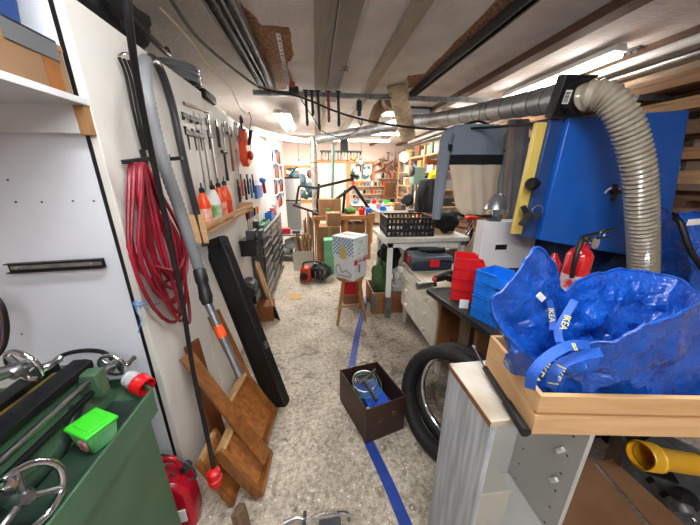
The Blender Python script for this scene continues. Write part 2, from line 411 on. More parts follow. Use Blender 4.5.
# tall cabinet whose white side faces the camera
t = thing('tall_cabinet', 'tall white cabinet with a dark gap down its edge, behind the green lathe', 'cabinet', (-1.2, 1.06, 0))
MB().box(-1.7, XL-.043, 1.065, 1.60, 0, 2.06).build('body', mat('cool_white_laminate', 'dde1ea', .4, c2='d5d9e3', scale=2), t)
MB().box(XL-.043, XL-.026, 1.064, 1.60, 0, 2.06).build('shadow_gap', blackp, t, label='black gap strip')
MB().box(XL-.026, XL, 1.058, 1.60, 0.0, 2.06).build('aisle_panel', offwhite, t, bevel=.002)
b = MB()
for u, v in ((16, 202), (42, 202), (73, 201), (94, 201), (8, 180), (22, 334)):
    q = at(u, v, y=1.065); MB().cyl(q+Y*.003, q-Y*.0015, .0035, seg=8).build('screw_hole', dkgrey, t)
# drawer slide on it
t = thing('drawer_slide', 'black metal drawer slide screwed across the white cabinet side', 'drawer slide', at(10, 272, y=1.06))
a, c = at(9, 268, y=1.055), at(105, 262.5, y=1.055)
b = MB(); b.beam(a, c, .004, .036); b.beam(a-Y*.008+Z*.016, c-Y*.008+Z*.016, .014, .004); b.beam(a-Y*.008-Z*.016, c-Y*.008-Z*.016, .014, .004); b.build('channel', blackm, t)
b = MB(); b.beam(a.lerp(c, .03)-Y*.004, a.lerp(c, .97)-Y*.004, .004, .014); b.build('inner_rail', steel, t, label='steel grey inner rail')
for k in (.1, .88): MB().cyl(a.lerp(c, k)-Y*.004, a.lerp(c, k)-Y*.011, .004, seg=10).build('screw', chrome, t)
# string tied in the gap
b = MB(); p = at(150, 303, x=XL+.002)
b.tube([at(131, 303, y=1.04), at(138, 306, y=1.03), at(146, 304, y=1.03), at(157, 304, x=XL+.01), at(160, 303, x=XL+.01)], .0022, 6, smooth_n=4)
b.tube([at(139, 304, y=1.03), at(134, 301, y=1.035), at(137, 312, y=1.03), at(141, 320, y=1.03), at(138, 333, y=1.03)], .0018, 6, smooth_n=4)
b.tube([at(139, 304, y=1.03), at(143, 300, y=1.035), at(140, 309, y=1.03)], .0018, 6, smooth_n=4)
single(b, 'string', mat('blue_string', '4e8fd8', .7), 'light blue string tied at the edge of the tall white cabinet', 'string')
# upper shelf, batten, box
zs = at(98, 109, x=XL).z
t = thing('wall_shelf', 'white shelf at the top left carrying the cardboard box', 'shelf', (-1.1, .8, zs))
MB().box(-1.65, XL, .25, 1.06, zs, zs+.02).build('board', white, t, bevel=.002)
a, c = at(40, 106, y=1.05), at(40, 133, y=1.05)
MB().box(-1.65, at(80, 120, y=1.05).x, 1.035, 1.06, c.z, zs).build('batten', white, t)
MB().box(at(80, 120, y=1.05).x, at(91, 120, y=1.05).x, 1.036, 1.06, c.z-.005, zs).build('bracket', wood('bracket_wood', 'a57a4f', '8b623c', 'z'), t, label='bare wood bracket')
xb = XL-.03; hb = at(76, 53, x=xb).z; yb = 1.045
t = thing('cardboard_box', 'brown cardboard box with shiny parcel tape on the top left shelf', 'cardboard box', (xb-.3, yb-.3, zs+.02))
MB().box(xb-.5, xb, .3, yb, zs+.021, hb-.02).build('box_body', mat('muted_cardboard', '86664a', .8, c2='7a5b40', scale=4), t, bevel=.002)
MB().hexa([(xb-.49, .3, hb-.02), (xb+.002, .3, hb-.02), (xb+.002, yb, hb-.02), (xb-.49, yb, hb-.02), (xb-.49, .3, hb-.012), (xb+.002, .3, hb-.005), (xb+.002, yb, hb-.005), (xb-.49, yb, hb-.012)]).build('flap', cardb, t)
q0, q1 = at(44, 25, x=xb).y, at(56, 83, x=xb).y
MB().box(xb-.001, xb+.0012, (q0+q1)/2-.03, (q0+q1)/2+.02, zs+.022, hb-.02).build('parcel_tape', mat('shiny_brown_tape', '8d5b34', .12, c2='7b4b28', scale=9), t)
MB().box(xb-.28, xb+.004, yb-.17, yb-.02, hb-.004, hb+.001).box(xb+.001, xb+.004, yb-.17, yb-.02, hb-.05, hb).build('cloth_tape', mat('grey_cloth_tape', '5b5c5e', .5), t, label='grey cloth tape')
b = MB(); b.prism([(xb-.45, .35, hb+.002), (xb-.03, .35, hb+.002), (xb-.0, .35, hb+.25), (xb-.48, .35, hb+.25)], (0, yb-.42, 0))
b.box(xb-.49, xb+.01, .34, yb-.06, hb+.235, hb+.25)
single(b, 'storage_bin', mat('deep_blue_bin', '123a78', .4), 'dark blue storage bin standing on the shelved cardboard box', 'bin', bevel=.004)
# dark clutter on top of the tall cabinet
t = thing('tool_bag', 'black bag lying in a heap on top of the tall white cabinet', 'bag', (XL-.25, 1.4, 2.06))
def lump(c, r, seed, m=blkcloth, nm='bag_body', amp=.25, par=None):
    def fn(u, v):
        th, ph = 2*pi*u, pi*(.02+.96*v); d = V((sin(ph)*cos(th), sin(ph)*sin(th), -cos(ph)))
        k = 1+amp*noise.noise(d*2.2+V((seed, 0, 0)))+amp*.4*noise.noise(d*6+V((seed, 9, 0)))
        return V(c)+V((d.x*r[0], d.y*r[1], d.z*r[2]))*k
    g = MB(); g.grid(fn, 32, 16); bmesh.ops.remove_doubles(g.b, verts=g.b.verts, dist=.0005)
    return g.build(nm, m, par)
lump((XL-.28, 1.45, 2.18), (.27, .36, .13), 3, par=t)
MB().tube([(XL-.02, 1.2, 2.2), (XL+.03, 1.35, 2.12), (XL+.03, 1.6, 2.10), (XL-.03, 1.75, 2.17)], .012, 8, smooth_n=5).build('strap', blackp, t)
t = thing('helmet', 'glossy black helmet lying on the cabinet above the grey hose', 'helmet', (XL-.14, 1.30, 2.3))
lump((XL-.09, 1.30, 2.35), (.15, .15, .12), 5, mat('glossy_black', '0c0c0d', .12, coat=1), 'shell', .05, t)
MB().ring((XL-.04, 1.28, 2.33), V((1, -.3, -.5)), .1, .012, 26, 8).build('rim', mat('rim_grey', '6e7072', .25, .6), t, label='grey rim')
# coiled cable reel on the ledge beyond
t = thing('cable_coil', 'grey coil of cable lying on the ledge above the bar clamps', 'cable', (XL-.1, 1.95, 2.05))
for k in range(5): MB().ring((XL-.12, 2.02, 2.10+k*.018), Z, .13-.006*(k % 2), .009, 28, 6).build('loop', mat('grey_cable', '6d7073', .4), t)
MB().box(XL-.2, XL-.02, 2.2, 2.42, 2.06, 2.12).build('clip', blackp, t, bevel=.01)

# tool wall behind the bottles
XT = -.745
wl_ = MB().box(-2.2, -.70, 1.605, 2.06, 0, 2.06).box(-2.2, XT, 2.06, 4.95, 0, 2.06)
struct(wl_.build('wall_left_low', offwhite))
struct(MB().box(-2.2, -1.35, 1.06, 4.95, 2.06, 2.5).build('wall_left_high', plaster))

# ---- red hose, hung as a long coil
ZH = at(150, 168, x=XL+.07).z
t = thing('hose_coil', 'long coiled red rubber hose hanging on the white cabinet panel', 'hose', (XL+.05, 1.32, .95))
b = MB()
yc_ = at(166, 240, x=XL+.06).y; zt = at(160, 165, x=XL+.06).z; zb = at(185, 328, x=XL+.06).z
pts = []; turns = 11; NP = 26
for k in range(turns*NP+1):
    a = 2*pi*k/NP; n_ = k//NP
    w_ = .10+.065*sin(k/NP*2.4); top_ = zt-.01*abs(noise.noise(V((n_*1.3, 2, 0)))); bot = zb+.13+.12*sin(k/NP*1.7+1)
    zz = (top_+bot)/2 + (top_-bot)/2*cos(a); lean = (top_-zz)*.10
    wz = w_*(.30+.8*min(1, (top_-zz)/.3)) 
    pts.append(V((XL+.02+.009*(n_ % 5)+.015*abs(sin(a*.5+n_)), yc_-.045+wz*sin(a)+lean+.018*noise.noise(V((n_*3.3, zz*2, 0))), zz)))
b.tube(pts, .0075, 8); b.build('hose', redmat, t)
b = MB(); b.tube([(XL+.06, yc_-.12, zb+.35), (XL+.09, yc_-.03, zb+.30), (XL+.09, yc_+.05, zb+.33)], .0075, 8, smooth_n=5).build('binding_loop', redmat, t)
# hook it hangs on
t = thing('wall_hook', 'black prong hook carrying the red hose', 'hook', (XL, 1.3, zt))
q = at(150, 160, x=XL+.03); MB().beam(at(124, 162, x=XL+.02), at(168, 156, x=XL+.05), .02, .014).beam((XL+.005, q.y-.0, q.z-.04), (XL+.005, q.y, q.z+.04), .03, .01, up=Y).build('prong', blackp, t)
MB().beam((XL+.0, q.y+.06, q.z), (XL+.13, q.y+.06, q.z+.012), .02, .014).build('prong', blackp, t)
# bungee straps hung above
t = thing('carabiner_strap', 'black straps with a steel hook hanging above the red hose', 'strap', at(122, 60, x=XL+.01))
b = MB(); b.tube([at(118, 56, x=XL+.015), at(124, 53, x=XL+.02), at(131, 55, x=XL+.015)], .004, 6, smooth_n=4).build('hook', chrome, t)
for k in range(4):
    o_ = V((.008*k, .012*k, 0))
    MB().tube([at(119, 57, x=XL+.02)+o_, at(126, 76, x=XL+.02)+o_, at(133, 110, x=XL+.02)+o_, at(143, 150, x=XL+.02)+o_*.6], .006, 6, smooth_n=5).build('strap', blackp, t)
# black power cable running from the ceiling down to the red plug
t = thing('extension_cable', 'black cable hanging from the ceiling down to a red industrial plug by the boards', 'cable', at(214, 478, x=-.5))
cp = [(127, -6, -.42), (130, 30, -.44), (139, 90, -.48), (152, 155, -.52), (166, 220, -.55), (182, 300, -.56), (193, 370, -.56), (206, 430, -.53), (214, 470, -.50)]
MB().tube([at(u, v, x=x) for u, v, x in cp], .0095, 10, smooth_n=6).build('cord', blackp, t)
q0, q1 = at(213, 470, x=-.5), at(218, 492, x=-.5)
d = (q1-q0)
MB().lathe([(.012, 0), (.026, .01), (.028, .03), (.023, .034), (.023, .045), (.03, .05), (.03, .07), (.024, .074), (.024, .09)], q0, d, 18).build('plug', red, t, label='red plug')
# grey vacuum hose with metal wand
t = thing('vacuum_hose', 'grey vacuum hose looped over the panel with a long metal wand', 'vacuum hose', at(240, 378, x=-.35))
hp = [(163, 120, -.60), (155, 84, -.60), (148, 62, -.6), (146, 57, -.6), (150, 75, -.58), (158, 110, -.58), (172, 165, -.57), (186, 220, -.55), (199, 268, -.53)]
hp = [(165, 190, -.64), (161, 140, -.64), (155, 95, -.63), (149, 68, -.61), (144, 57, -.57), (143, 70, -.53), (150, 100, -.53), (161, 145, -.53), (177, 195, -.53), (190, 240, -.52), (200, 272, -.51)]
def corr(t_, i): return .0205 + (.0022 if i % 2 else 0)
hosem = mat('grey_hose', '77787c', .5, c2='6c6d71', scale=8)
MB().tube([at(u, v, x=x) for u, v, x in ((146, 60, -.62), (145, 78, -.56), (148, 100, -.54), (156, 135, -.54), (167, 173, -.53), (179, 207, -.53), (190, 241, -.52), (200, 272, -.51))], .02, 14, smooth_n=12, rf=corr).build('hose', hosem, t, ang=60)
MB().tube([at(u, v, x=x) for u, v, x in ((146, 60, -.62), (154, 60, -.66), (163, 76, -.67), (173, 108, -.67), (181, 146, -.665), (190, 186, -.66), (199, 222, -.65), (205, 246, -.64))], .018, 14, smooth_n=10).build('hose', mat('dark_hose_rubber', '2e2f33', .3), t, label='dark return length of the hose')
a, c = at(199, 268, x=-.51), at(207, 301, x=-.48)
MB().lathe([(.02, 0), (.026, .01), (.026, .06), (.022, .07), (.024, .1), (.027, .13), (.02, .16)], a, c-a, 16).build('handle', blackp, t)
a, c = at(207, 301, x=-.48), at(240, 376, x=-.36)
MB().cyl(a, c, .0165, .0165, 16).build('wand', mat('scuffed_aluminium', 'a9acb2', .3, .9, c2='8c9098', scale=15), t)
m_ = a.lerp(c, .32); n_ = a.lerp(c, .47); MB().cyl(m_, n_, .0185).build('band', orange, t, label='orange band')

# ---- black steel case leaning on the wall
t = thing('long_case', 'long narrow black case leaning from the floor against the tool wall', 'case', (-.27, 1.6, 0))
p1, p0 = at(213, 237, x=-.66), at(279, 408, z=.0); p0.z = .02
d = (p1-p0).normalized(); L0 = (p1-p0).length; s_ = V((.9, -.42, 0)); s_ = (s_-d*s_.dot(d)).normalized(); n_ = d.cross(s_)
R3 = Matrix((s_, n_, d)).transposed(); M4 = Matrix.Translation(p0) @ R3.to_4x4()
b = MB(M4); b.prism([(-.075, -.02, 0), (.075, -.02, 0), (.075, .03, 0), (-.075, .03, 0)], (0, 0, L0-.06)); b.prism([(-.075, -.02, L0-.06), (.075, -.02, L0-.06), (.075, .03, L0-.06), (-.075, .03, L0-.06)], (-.0, 0, .05)); b.build('case_body', blackm, t, bevel=.006)
b = MB(M4)
for sx in (-.07, .07): b.box(sx-.005, sx+.005, .03, .04, .01, L0-.02); b.box(sx-.005, sx+.005, -.03, -.02, .01, L0-.02)
b.build('edge_rail', blackp, t)
for z_ in (.35, .9): MB(M4).box(.075, .085, -.01, .02, L0*z_, L0*z_+.05).build('latch', steel if z_ < .5 else blackm, t)
# ---- clamps on a wooden bar
q0, q1 = at(180, 103, x=XT+.03), at(206, 112, x=XT+.03)
single(MB().beam(q0, q1, .05, .016), 'clamp_rack', walnut, 'short brown wooden bar on the wall carrying the bar clamps', 'rack')
def clamp(label, p, L=.30, m=steel):
    t = thing('bar_clamp', label, 'clamp', p, group='bar clamps on the tool wall')
    b = MB(LM(t)); b.box(-.005, .005, -.011, .011, -L, .02); b.build('bar', m, t)
    b = MB(LM(t)); b.box(-.012, .012, -.075, .012, -.04, -.012); b.lathe([(.016, 0), (.016, .012)], (0, -.065, -.04), -Z, 12); b.build('fixed_jaw', blackp, t, bevel=.003)
    b = MB(LM(t)); b.box(-.013, .013, -.075, .014, -.125, -.095); b.lathe([(.015, 0), (.015, .012)], (0, -.065, -.095), Z, 12); b.build('sliding_jaw', blackp, t, bevel=.003)
    b = MB(LM(t)); b.cyl((0, -.045, -.125), (0, -.045, -.2), .012, .009, 10); b.build('screw_handle', blackp, t)
    return t
cl0 = clamp('bar clamp hanging nearest the grey hose end of the wooden bar', at(186, 112, x=XT+.04), .46)
for i, (u, v, lab) in enumerate(((193, 115, 'second bar clamp from the grey hose on the wooden bar'), (199, 117, 'third bar clamp from the grey hose on the wooden bar'), (208, 118, 'bar clamp hanging beyond the far end of the wooden bar'))):
    dup(cl0, at(u, v, x=XT+.04), 0, lab)
# small tools between clamps and orange guard
def hang(kind, p, s=1.0, parent=None, M_=None):
    """small hand tool shapes hanging down from p against a surface facing +x (length along -z)"""
def screwdriver(p, label, mh, L=.2, group=None, n=(1, 0, 0)):
    t = thing('screwdriver', label, 'screwdriver', p, group=group)
    MB(LM(t)).lathe([(.006, 0), (.013, -.008), (.013, -.06), (.008, -.09)], seg=10).build('handle', mh, t)
    MB(LM(t)).cyl((0, 0, -.09), (0, 0, -L), .0035, seg=8).build('shaft', steel, t); return t
def spanner(p, label, L=.2, axis='y', m=steel, group=None):
    t = thing('spanner', label, 'spanner', p, 0 if axis == 'y' else pi/2, group)
    b = MB(LM(t)); b.box(-.004, .004, -.008, .008, -L+.02, -.02); b.ring((0, 0, -.012), X, .014, .005, 14, 6)
    b.prism([(-.005, -.018, -L), (-.005, -.008, -L+.002), (-.005, -.006, -L+.014), (-.005, .006, -L+.014), (-.005, .008, -L+.002), (-.005, .018, -L), (-.005, .016, -L+.026), (-.005, -.016, -L+.026)], (.01, 0, 0))
    b.build('shaft', m, t); return t
def pliers(p, label, mh, axis='y', s=1.0, group=None, ang=0):
    t = thing('pliers', label, 'pliers', p, 0 if axis == 'y' else pi/2, group)
    M_ = LM(t)
    MB(M_).prism([(-.006*s, -.012*s, 0), (-.006*s, .012*s, 0), (-.006*s, .018*s, -.035*s), (-.006*s, .0, -.05*s), (-.006*s, -.018*s, -.035*s)], (.012*s, 0, 0)).build('jaws', blackm, t)
    for sg in (-1, 1): MB(M_).tube([(0, sg*.004*s, -.045*s), (0, sg*.022*s, -.09*s), (0, sg*.016*s, -.16*s), (0, sg*.022*s, -.19*s)], .0065*s, 8, smooth_n=3).build('grip', mh, t)
    return t
def hammer(p, label, mh=None, axis='y', L=.3, group=None):
    t = thing('hammer', label, 'hammer', p, 0 if axis == 'y' else pi/2, group); M_ = LM(t)
    MB(M_).lathe([(.012, -.05), (.014, -.045), (.012, -.02), (.01, .02), (.013, .03), (.013, .05)], ax=Y, seg=12).build('head', blackm, t)
    MB(M_).tube([(0, 0, .01), (0, 0, -L*.5), (0, 0, -L)], [.009, .009, .013], 10).build('handle', mh or walnutz, t); return t
gw = 'small tools hanging around the wire ring'
pliers(at(216, 120, x=XT+.02), 'black pliers hanging just past the bar clamps', blackp, group=gw)
spanner(at(222, 124, x=XT+.02), 'steel spanner hanging beside the black pliers', .22, group=gw)
hammer(at(229, 134, x=XT+.03), 'hammer hanging below the wire ring on the tool wall', L=.3, group=gw)
hammer(at(224, 152, x=XT+.03), 'black handled hammer hanging low under the steel spanner', blackp, L=.22, group=gw)
spanner(at(236, 150, x=XT+.02), 'long steel spanner hanging above the row of screwdrivers', .45, group=gw)
b = MB(); q = at(237, 132, x=XT+.03)
for k in range(3): b.ring(q+X*.012*k, X, .085-.01*k, .006, 28, 6)
single(b, 'wire_ring', steel, 'steel wire ring hanging beside the orange guard', 'ring')
b = MB(); q = at(226, 128, x=XT+.03)
b.ring(q, X, .05, .004, 24, 6); b.ring(q+V((.01, .06, -.02)), X, .05, .004, 24, 6)
single(b, 'wire_coil', mat('grey_wire', '70757a', .4, .8), 'two thin loops of grey wire left of the wire ring', 'wire')
t = thing('lever_hoist', 'orange lever hoist with hooks hanging beside the wire ring', 'hoist', at(245, 160, x=XT+.06)); q = at(245, 150, x=XT+.06)
MB().prism([q+V((-.04, -.06, .16)), q+V((-.04, .03, .2)), q+V((-.04, .09, .0)), q+V((-.04, .1, -.12)), q+V((-.04, -.02, -.16)), q+V((-.04, -.09, -.1))], (.07, 0, 0)).build('body', orange, t, bevel=.012)
MB().lathe([(.03, 0), (.045, .01), (.045, .03), (.02, .045)], q+V((.03, 0, -.05)), X, 18).build('drum', mat('dark_orange', 'b8381a', .4), t)
MB().tube([q+V((0, -.02, .18)), q+V((0, -.05, .27)), q+V((0, 0, .3)), q+V((0, .03, .25))], .009, 8, smooth_n=5).build('hook', blackm, t)
MB().beam(q+V((.04, .02, .05)), q+V((.05, .15, .2)), .03, .012).build('lever', blackm, t)
# ---- bottles on a little wooden shelf
p0, p1 = at(200, 226, x=-.66), at(237, 224, x=-.66); zs2 = at(212, 226, x=-.66).z
ys0, ys1 = at(199, 226, x=-.66).y, 2.75
t = thing('bottle_shelf', 'small pine shelf with a front rail holding the spray bottles', 'shelf', (-.69, ys0, zs2))
MB().box(XT, -.62, ys0-.02, ys1, zs2-.014, zs2).build('board', piney, t)
MB().box(-.625, -.612, ys0-.02, ys1, zs2+.02, zs2+.045).build('front_rail', piney, t)
MB().box(XT, -.612, ys0-.032, ys0-.02, zs2-.06, zs2+.1).build('end_panel', pine, t)
MB().box(XT, -.612, ys1, ys1+.012, zs2-.03, zs2+.06).build('end_panel', pine, t)
def bottle(label, p, m, mc=blackp, h=.2, r=.038, lab=None, lm=paper):
    t = thing('chemical_bottle', label, 'bottle', p, group='plastic bottles on the small pine shelf')
    MB(LM(t)).lathe([(r*.9, 0), (r, .006), (r, h*.62), (r*.85, h*.74), (.018, h*.9), (.014, h*.93), (.014, h*.97)], seg=20).build('bottle_body', m, t)
    MB(LM(t)).lathe([(.016, h*.94), (.016, h*1.04), (.012, h*1.06), (.005, h*1.07), (.004, h*1.2)], seg=14).build('cap', mc, t)
    MB(LM(t)).lathe([(r+.0006, h*.15), (r+.0006, h*.52)], seg=20, cap=False).build('bottle_label', lm, t); return t
glab = mat('green_label', '5fa34a', .5, c2='e0e4dc', scale=14)
for (u, m, h, lm, lab) in ((207, orange, .22, mat('orange_white_label', 'f2d8cc', .5, c2='e2572c', scale=18), 'orange bottle with black nozzle standing nearest the camera'), (217.5, paper, .23, glab, 'white bottle with green label between two orange bottles'), (223.5, orange, .24, mat('orange_label', 'e04420', .5, c2='f3c3ad', scale=20), 'orange bottle directly behind the white one'), (229.5, orange, .25, mat('red_label', 'd43d1e', .5), 'orange bottle standing farthest along the small shelf')):
    yy = at(u, 222, x=-.675).y; bottle(lab, (-.675, yy, zs2), m, h=h, lm=lm)
# tools hung past the bottles
g2 = 'screwdrivers hung above the drawer chest'
for i in range(7):
    yy = 2.9+i*.09
    screwdriver(V((XT+.03, yy, 1.2)), 'small screwdriver hanging in a row past the bottles', [blackp, red, steel, blue, blackp, mat('yellow_plastic', 'e8b92a', .4), orange][i], .2, g2)
for i in range(6):
    yy = 2.75+i*.13
    pliers(V((XT+.02, yy, 1.52+.05*(i % 2))), 'dark pliers hanging in the row above the screwdrivers', [blackp, red, blackp, blackp, blue, blackp][i], group='pliers above the screwdrivers', s=1.1)
b = MB().box(XT, XT+.03, 3.5, 3.9, 1.28, 1.44); single(b, 'tool_holder', blue, 'blue plastic tool holder on the wall above the drawer chest', 'tool holder', bevel=.006)
lump_ = thing('cordless_drill', 'blue and red drill hanging on the wall above the green tray', 'drill', (XT+.08, 3.7, 1.35))
MB().lathe([(.02, 0), (.035, .02), (.035, .15), (.02, .17)], (XT+.08, 3.62, 1.5), Y, 14).build('motor', blue, lump_)
MB().beam((XT+.08, 3.72, 1.48), (XT+.08, 3.78, 1.34), .035, .045).build('grip', red, lump_)
# ---- drawer chest
xc = -.62; ya, yb_ = 3.0, 4.75
zc0, zc1 = .12, at(270, 224, x=xc).z-.02
t = thing('tool_chest', 'dark tool chest with many shallow drawers under the tool wall', 'tool chest', (XT+.06, 3.9, 0))
MB().box(XT+.002, xc, ya, yb_, zc0, zc1).build('chest_body', mat('chest_grey', '4d5054', .4, .3), t, bevel=.004)
MB().box(XT+.002, xc+.02, ya-.02, yb_+.02, zc1, zc1+.025).build('chest_top', galv, t)
nd = 7
for c_ in range(3):
    for r_ in range(nd):
        w_ = (yb_-ya)/3; a = ya+c_*w_+.02; z_ = zc0+.02+(zc1-zc0-.03)*r_/nd; hh = (zc1-zc0-.03)/nd-.018
        dr = MB().box(xc, xc+.014, a, a+w_-.03, z_, z_+hh).build('drawer', mat('drawer_black', '1b1c1e', .3, .2), t, bevel=.003)
        MB().box(xc+.014, xc+.026, a+.05, a+w_-.08, z_+hh-.02, z_+hh-.008).build('drawer_handle', steel, dr)
zt_ = zc1+.025
gtray = mat('green_tray', '4c8060', .4)
b = MB().box(-.73, -.63, 3.25, 3.75, zt_, zt_+.015).box(-.73, -.72, 3.25, 3.75, zt_, zt_+.05).box(-.64, -.63, 3.25, 3.75, zt_, zt_+.05).box(-.73, -.63, 3.25, 3.262, zt_, zt_+.05).box(-.73, -.63, 3.74, 3.75, zt_, zt_+.05)
single(b, 'parts_tray', gtray, 'green parts tray lying on the drawer chest', 'tray')
b = MB()
for sx in (-.72, -.64): b.box(sx, sx+.008, 3.9, 4.15, zt_, zt_+.11)
b.box(-.72, -.632, 3.9, 3.908, zt_, zt_+.11).box(-.72, -.632, 4.142, 4.15, zt_, zt_+.11).box(-.72, -.632, 3.9, 4.15, zt_, zt_+.006)
single(b, 'small_bin', blue, 'small blue bin on the far end of the drawer chest', 'bin')
for i, (yy, m, h, lab) in enumerate(((3.1, blackp, .12, 'black spray tin at the near end of the drawer chest'), (4.3, red, .13, 'red tin on the drawer chest next to the small blue bin'), (4.5, steel, .16, 'bare metal tin at the far end of the drawer chest'))):
    t = thing('tin_can', lab, 'tin', (-.68, yy, zt_)); MB(LM(t)).lathe([(.033, 0), (.033, h), (.03, h+.004)], seg=16).build('can_body', m, t); MB(LM(t)).lathe([(.022, h+.004), (.018, h+.02)], seg=12).build('lid', paper, t)
# bench vice poking out before the chest
t = thing('bench_vice', 'small dark bench vice below the bottle shelf', 'vice', (-.68, 2.72, .95)); q = V((-.62, 2.68, 1.0))
MB().box(XT, -.58, 2.6, 2.78, .93, .96).build('base', blackm, t); MB().box(-.68, -.6, 2.62, 2.76, .96, 1.05).build('fixed_jaw', mat('vice_grey', '55585c', .4, .6), t, bevel=.006)
MB().box(-.57, -.53, 2.62, 2.76, .96, 1.05).box(-.6, -.57, 2.66, 2.72, .965, 1.0).build('moving_jaw', mat('vice_grey', '55585c'), t, bevel=.006)
MB().cyl((-.53, 2.69, .99), (-.42, 2.69, .99), .011).cyl((-.44, 2.6, .95), (-.44, 2.78, 1.03), .006).build('screw_handle', steel, t)
MB().box(XT-.0, -.6, 2.62, 2.76, .8, .93).build('bracket', blackm, t)
# things on the floor/wall beneath: round black motor, board, shovel
t = thing('bench_grinder', 'dark grinder with a protruding spindle mounted low behind the black case', 'grinder', (-.66, 2.6, .45))
MB().lathe([(.05, 0), (.075, .01), (.075, .14), (.05, .16)], (-.66, 2.35, .56), Y, 20).build('motor', dkgrey, t); MB().cyl((-.66, 2.51, .56), (-.66, 2.6, .56), .012).build('spindle', steel, t)
MB().box(XT, -.58, 2.34, 2.52, .42, .5).build('base', blackm, t)
MB().ring((-.64, 2.3, .56), Y, .055, .014, 22, 8).build('wheel', blackp, t)
p0, p1 = at(277, 320, z=0), at(258, 262, x=-.66)
t = thing('floor_scraper', 'long scraper with a dark flat blade leaning against the drawer chest', 'scraper', p0)
e = p0.lerp(p1, .25)+Z*.0
MB().cyl(e, p1, .014).build('handle', pinez, t)
d = (p1-p0).normalized(); s_ = V((.7, -.7, 0)).normalized(); 
MB().prism([p0-s_*.05+Z*.01, p0+s_*.05+Z*.01, e+s_*.035, e-s_*.035], d.cross(s_)*.012).build('blade', mat('dark_blade', '3f4246', .35, .7), t)
p0, p1 = at(268, 308, z=0), at(254, 268, x=-.60)
single(MB().beam(p0+Z*.03+Y*.1, p1+Y*.1, .09, .015, up=(1, 0, .3)), 'leaning_board', pinez, 'pale narrow board leaning beside the floor scraper', 'board')
b = MB(); b.box(-.70, -.52, 2.75, 2.95, .16, .34); single(b, 'wooden_block', walnut, 'brown wooden block on the floor behind the black case', 'block', bevel=.004)
bpy.data.objects['wooden_block'].location.z = 0

# ---- brown wooden frames and plank leaning against the panel
def tray(label, foot, top, side, w, depth, mb_=.02):
    foot, top = V(foot), V(top); d = (top-foot).normalized(); s_ = V(side); s_ = (s_-d*s_.dot(d)).normalized(); n_ = d.cross(s_)
    if n_.x < 0: n_ = -n_
    L0 = (top-foot).length; M4 = Matrix.Translation(foot) @ Matrix((s_, n_, d)).transposed().to_4x4()
    t = thing('drawer_tray', label, 'wooden tray', foot)
    MB(M4).box(-w/2, w/2, 0, .008, .01, L0-.01).build('bottom_panel', mat('tray_ply', 'b9763e', .35, c2='8a5226', scale=5, stretch=(8, 8, 1)), t)
    MB(M4).box(-w/2, -w/2+mb_, -.0, depth, 0, L0).build('side_rail', walnutz, t, bevel=.002)
    MB(M4).box(w/2-mb_, w/2, -.0, depth, 0, L0).build('side_rail', walnutz, t, bevel=.002)
    MB(M4).box(-w/2+mb_, w/2-mb_, 0, depth, 0, mb_).build('end_rail', walnutz, t, bevel=.002)
    MB(M4).box(-w/2+mb_, w/2-mb_, 0, depth, L0-mb_, L0).build('end_rail', pinez, t, bevel=.002, label='paler end rail')
    return t
sd = (.42, -.9, 0)
tray('shallow brown wooden tray leaning nearest the camera, its open side to the aisle', (-.35, 1.075, 0), (-.52, 1.11, .285), (0, 1, 0), .24, .05)
tray('second brown wooden tray leaning just beyond the nearest one', (-.37, 1.345, 0), (-.56, 1.40, .30), (0, 1, 0), .33, .05)
tray('thin brown wooden tray standing closest to the white panel', (-.47, 1.04, 0), (-.60, 1.07, .27), (0, 1, 0), .20, .025)
def plank(label, p0, p1, w, th, m, up, cat='plank', nm='plank'):
    single(MB().beam(p0, p1, w, th, up), nm, m, label, cat, bevel=.002)
p0, p1 = at(262, 458, x=-.36), at(186, 352, x=-.62)
plank('long brown plank leaning diagonally across the wooden trays', V((-.315, 1.08, .12)), V((-.675, 1.225, .70)), .07, .018, walnutz, (1, -.4, .2))
plank('wide brown plank standing upright against the white panel', V((-.57, 1.20, .0)), V((-.675, 1.30, .72)), .10, .016, mat('reddish_plank', '7c4522', .4, c2='5d3117', scale=4, stretch=(8, 8, 1)), (1, -.2, .2))
plank('brown board leaning behind the metal wand', V((-.48, 1.60, .0)), V((-.675, 1.62, .72)), .10, .018, walnutz, (1, -.3, .2))
plank('grey weathered post standing at the bottom edge of the view', (-.36, .80, 0), (-.39, .84, .16), .06, .035, oldwoodz, (1, -.3, 0), 'post', 'wooden_post')
# ================================================================== green lathe
t = thing('metal_lathe', 'green metalworking lathe with black bed ways beside the white cabinet', 'lathe', (-.85, .6, 0))
xR = -.60; zT = .80; yE = .84
b = MB()  # chip tray
yS = -.1
b.prism([(xR, yS, zT), (xR-.0, yE, zT), (xR-.10, yE+.07, zT), (-1.25, yE+.07, zT), (-1.25, yS, zT)], (0, 0, -.012))
b.box(xR-.004, xR+.004, yS, yE, zT-.06, zT+.035)
b.prism([(xR-.004, yE, zT-.0), (xR-.004, yE, zT+.035), (xR-.10, yE+.07, zT+.035), (xR-.10, yE+.07, zT)], (.004, .008, 0))
b.box(-1.25, xR-.10, yE+.066, yE+.074, zT-.02, zT+.035); b.build('chip_tray', lgreen, t)
MB().box(-1.2, xR-.01, yS, yE-.004, zT-.003, zT+.003).build('oily_floor', greylgreen, t, label='oily dark tray floor')
MB().prism([(xR-.01, yS, zT-.03), (xR-.01, yE-.02, zT-.03), (xR-.01, yE-.02, 0), (xR-.01, yS, 0)], (-.5, 0, 0)).build('cabinet_base', lgreen, t, bevel=.01)
zw = .98
xw0, xw1 = -.84, -.75
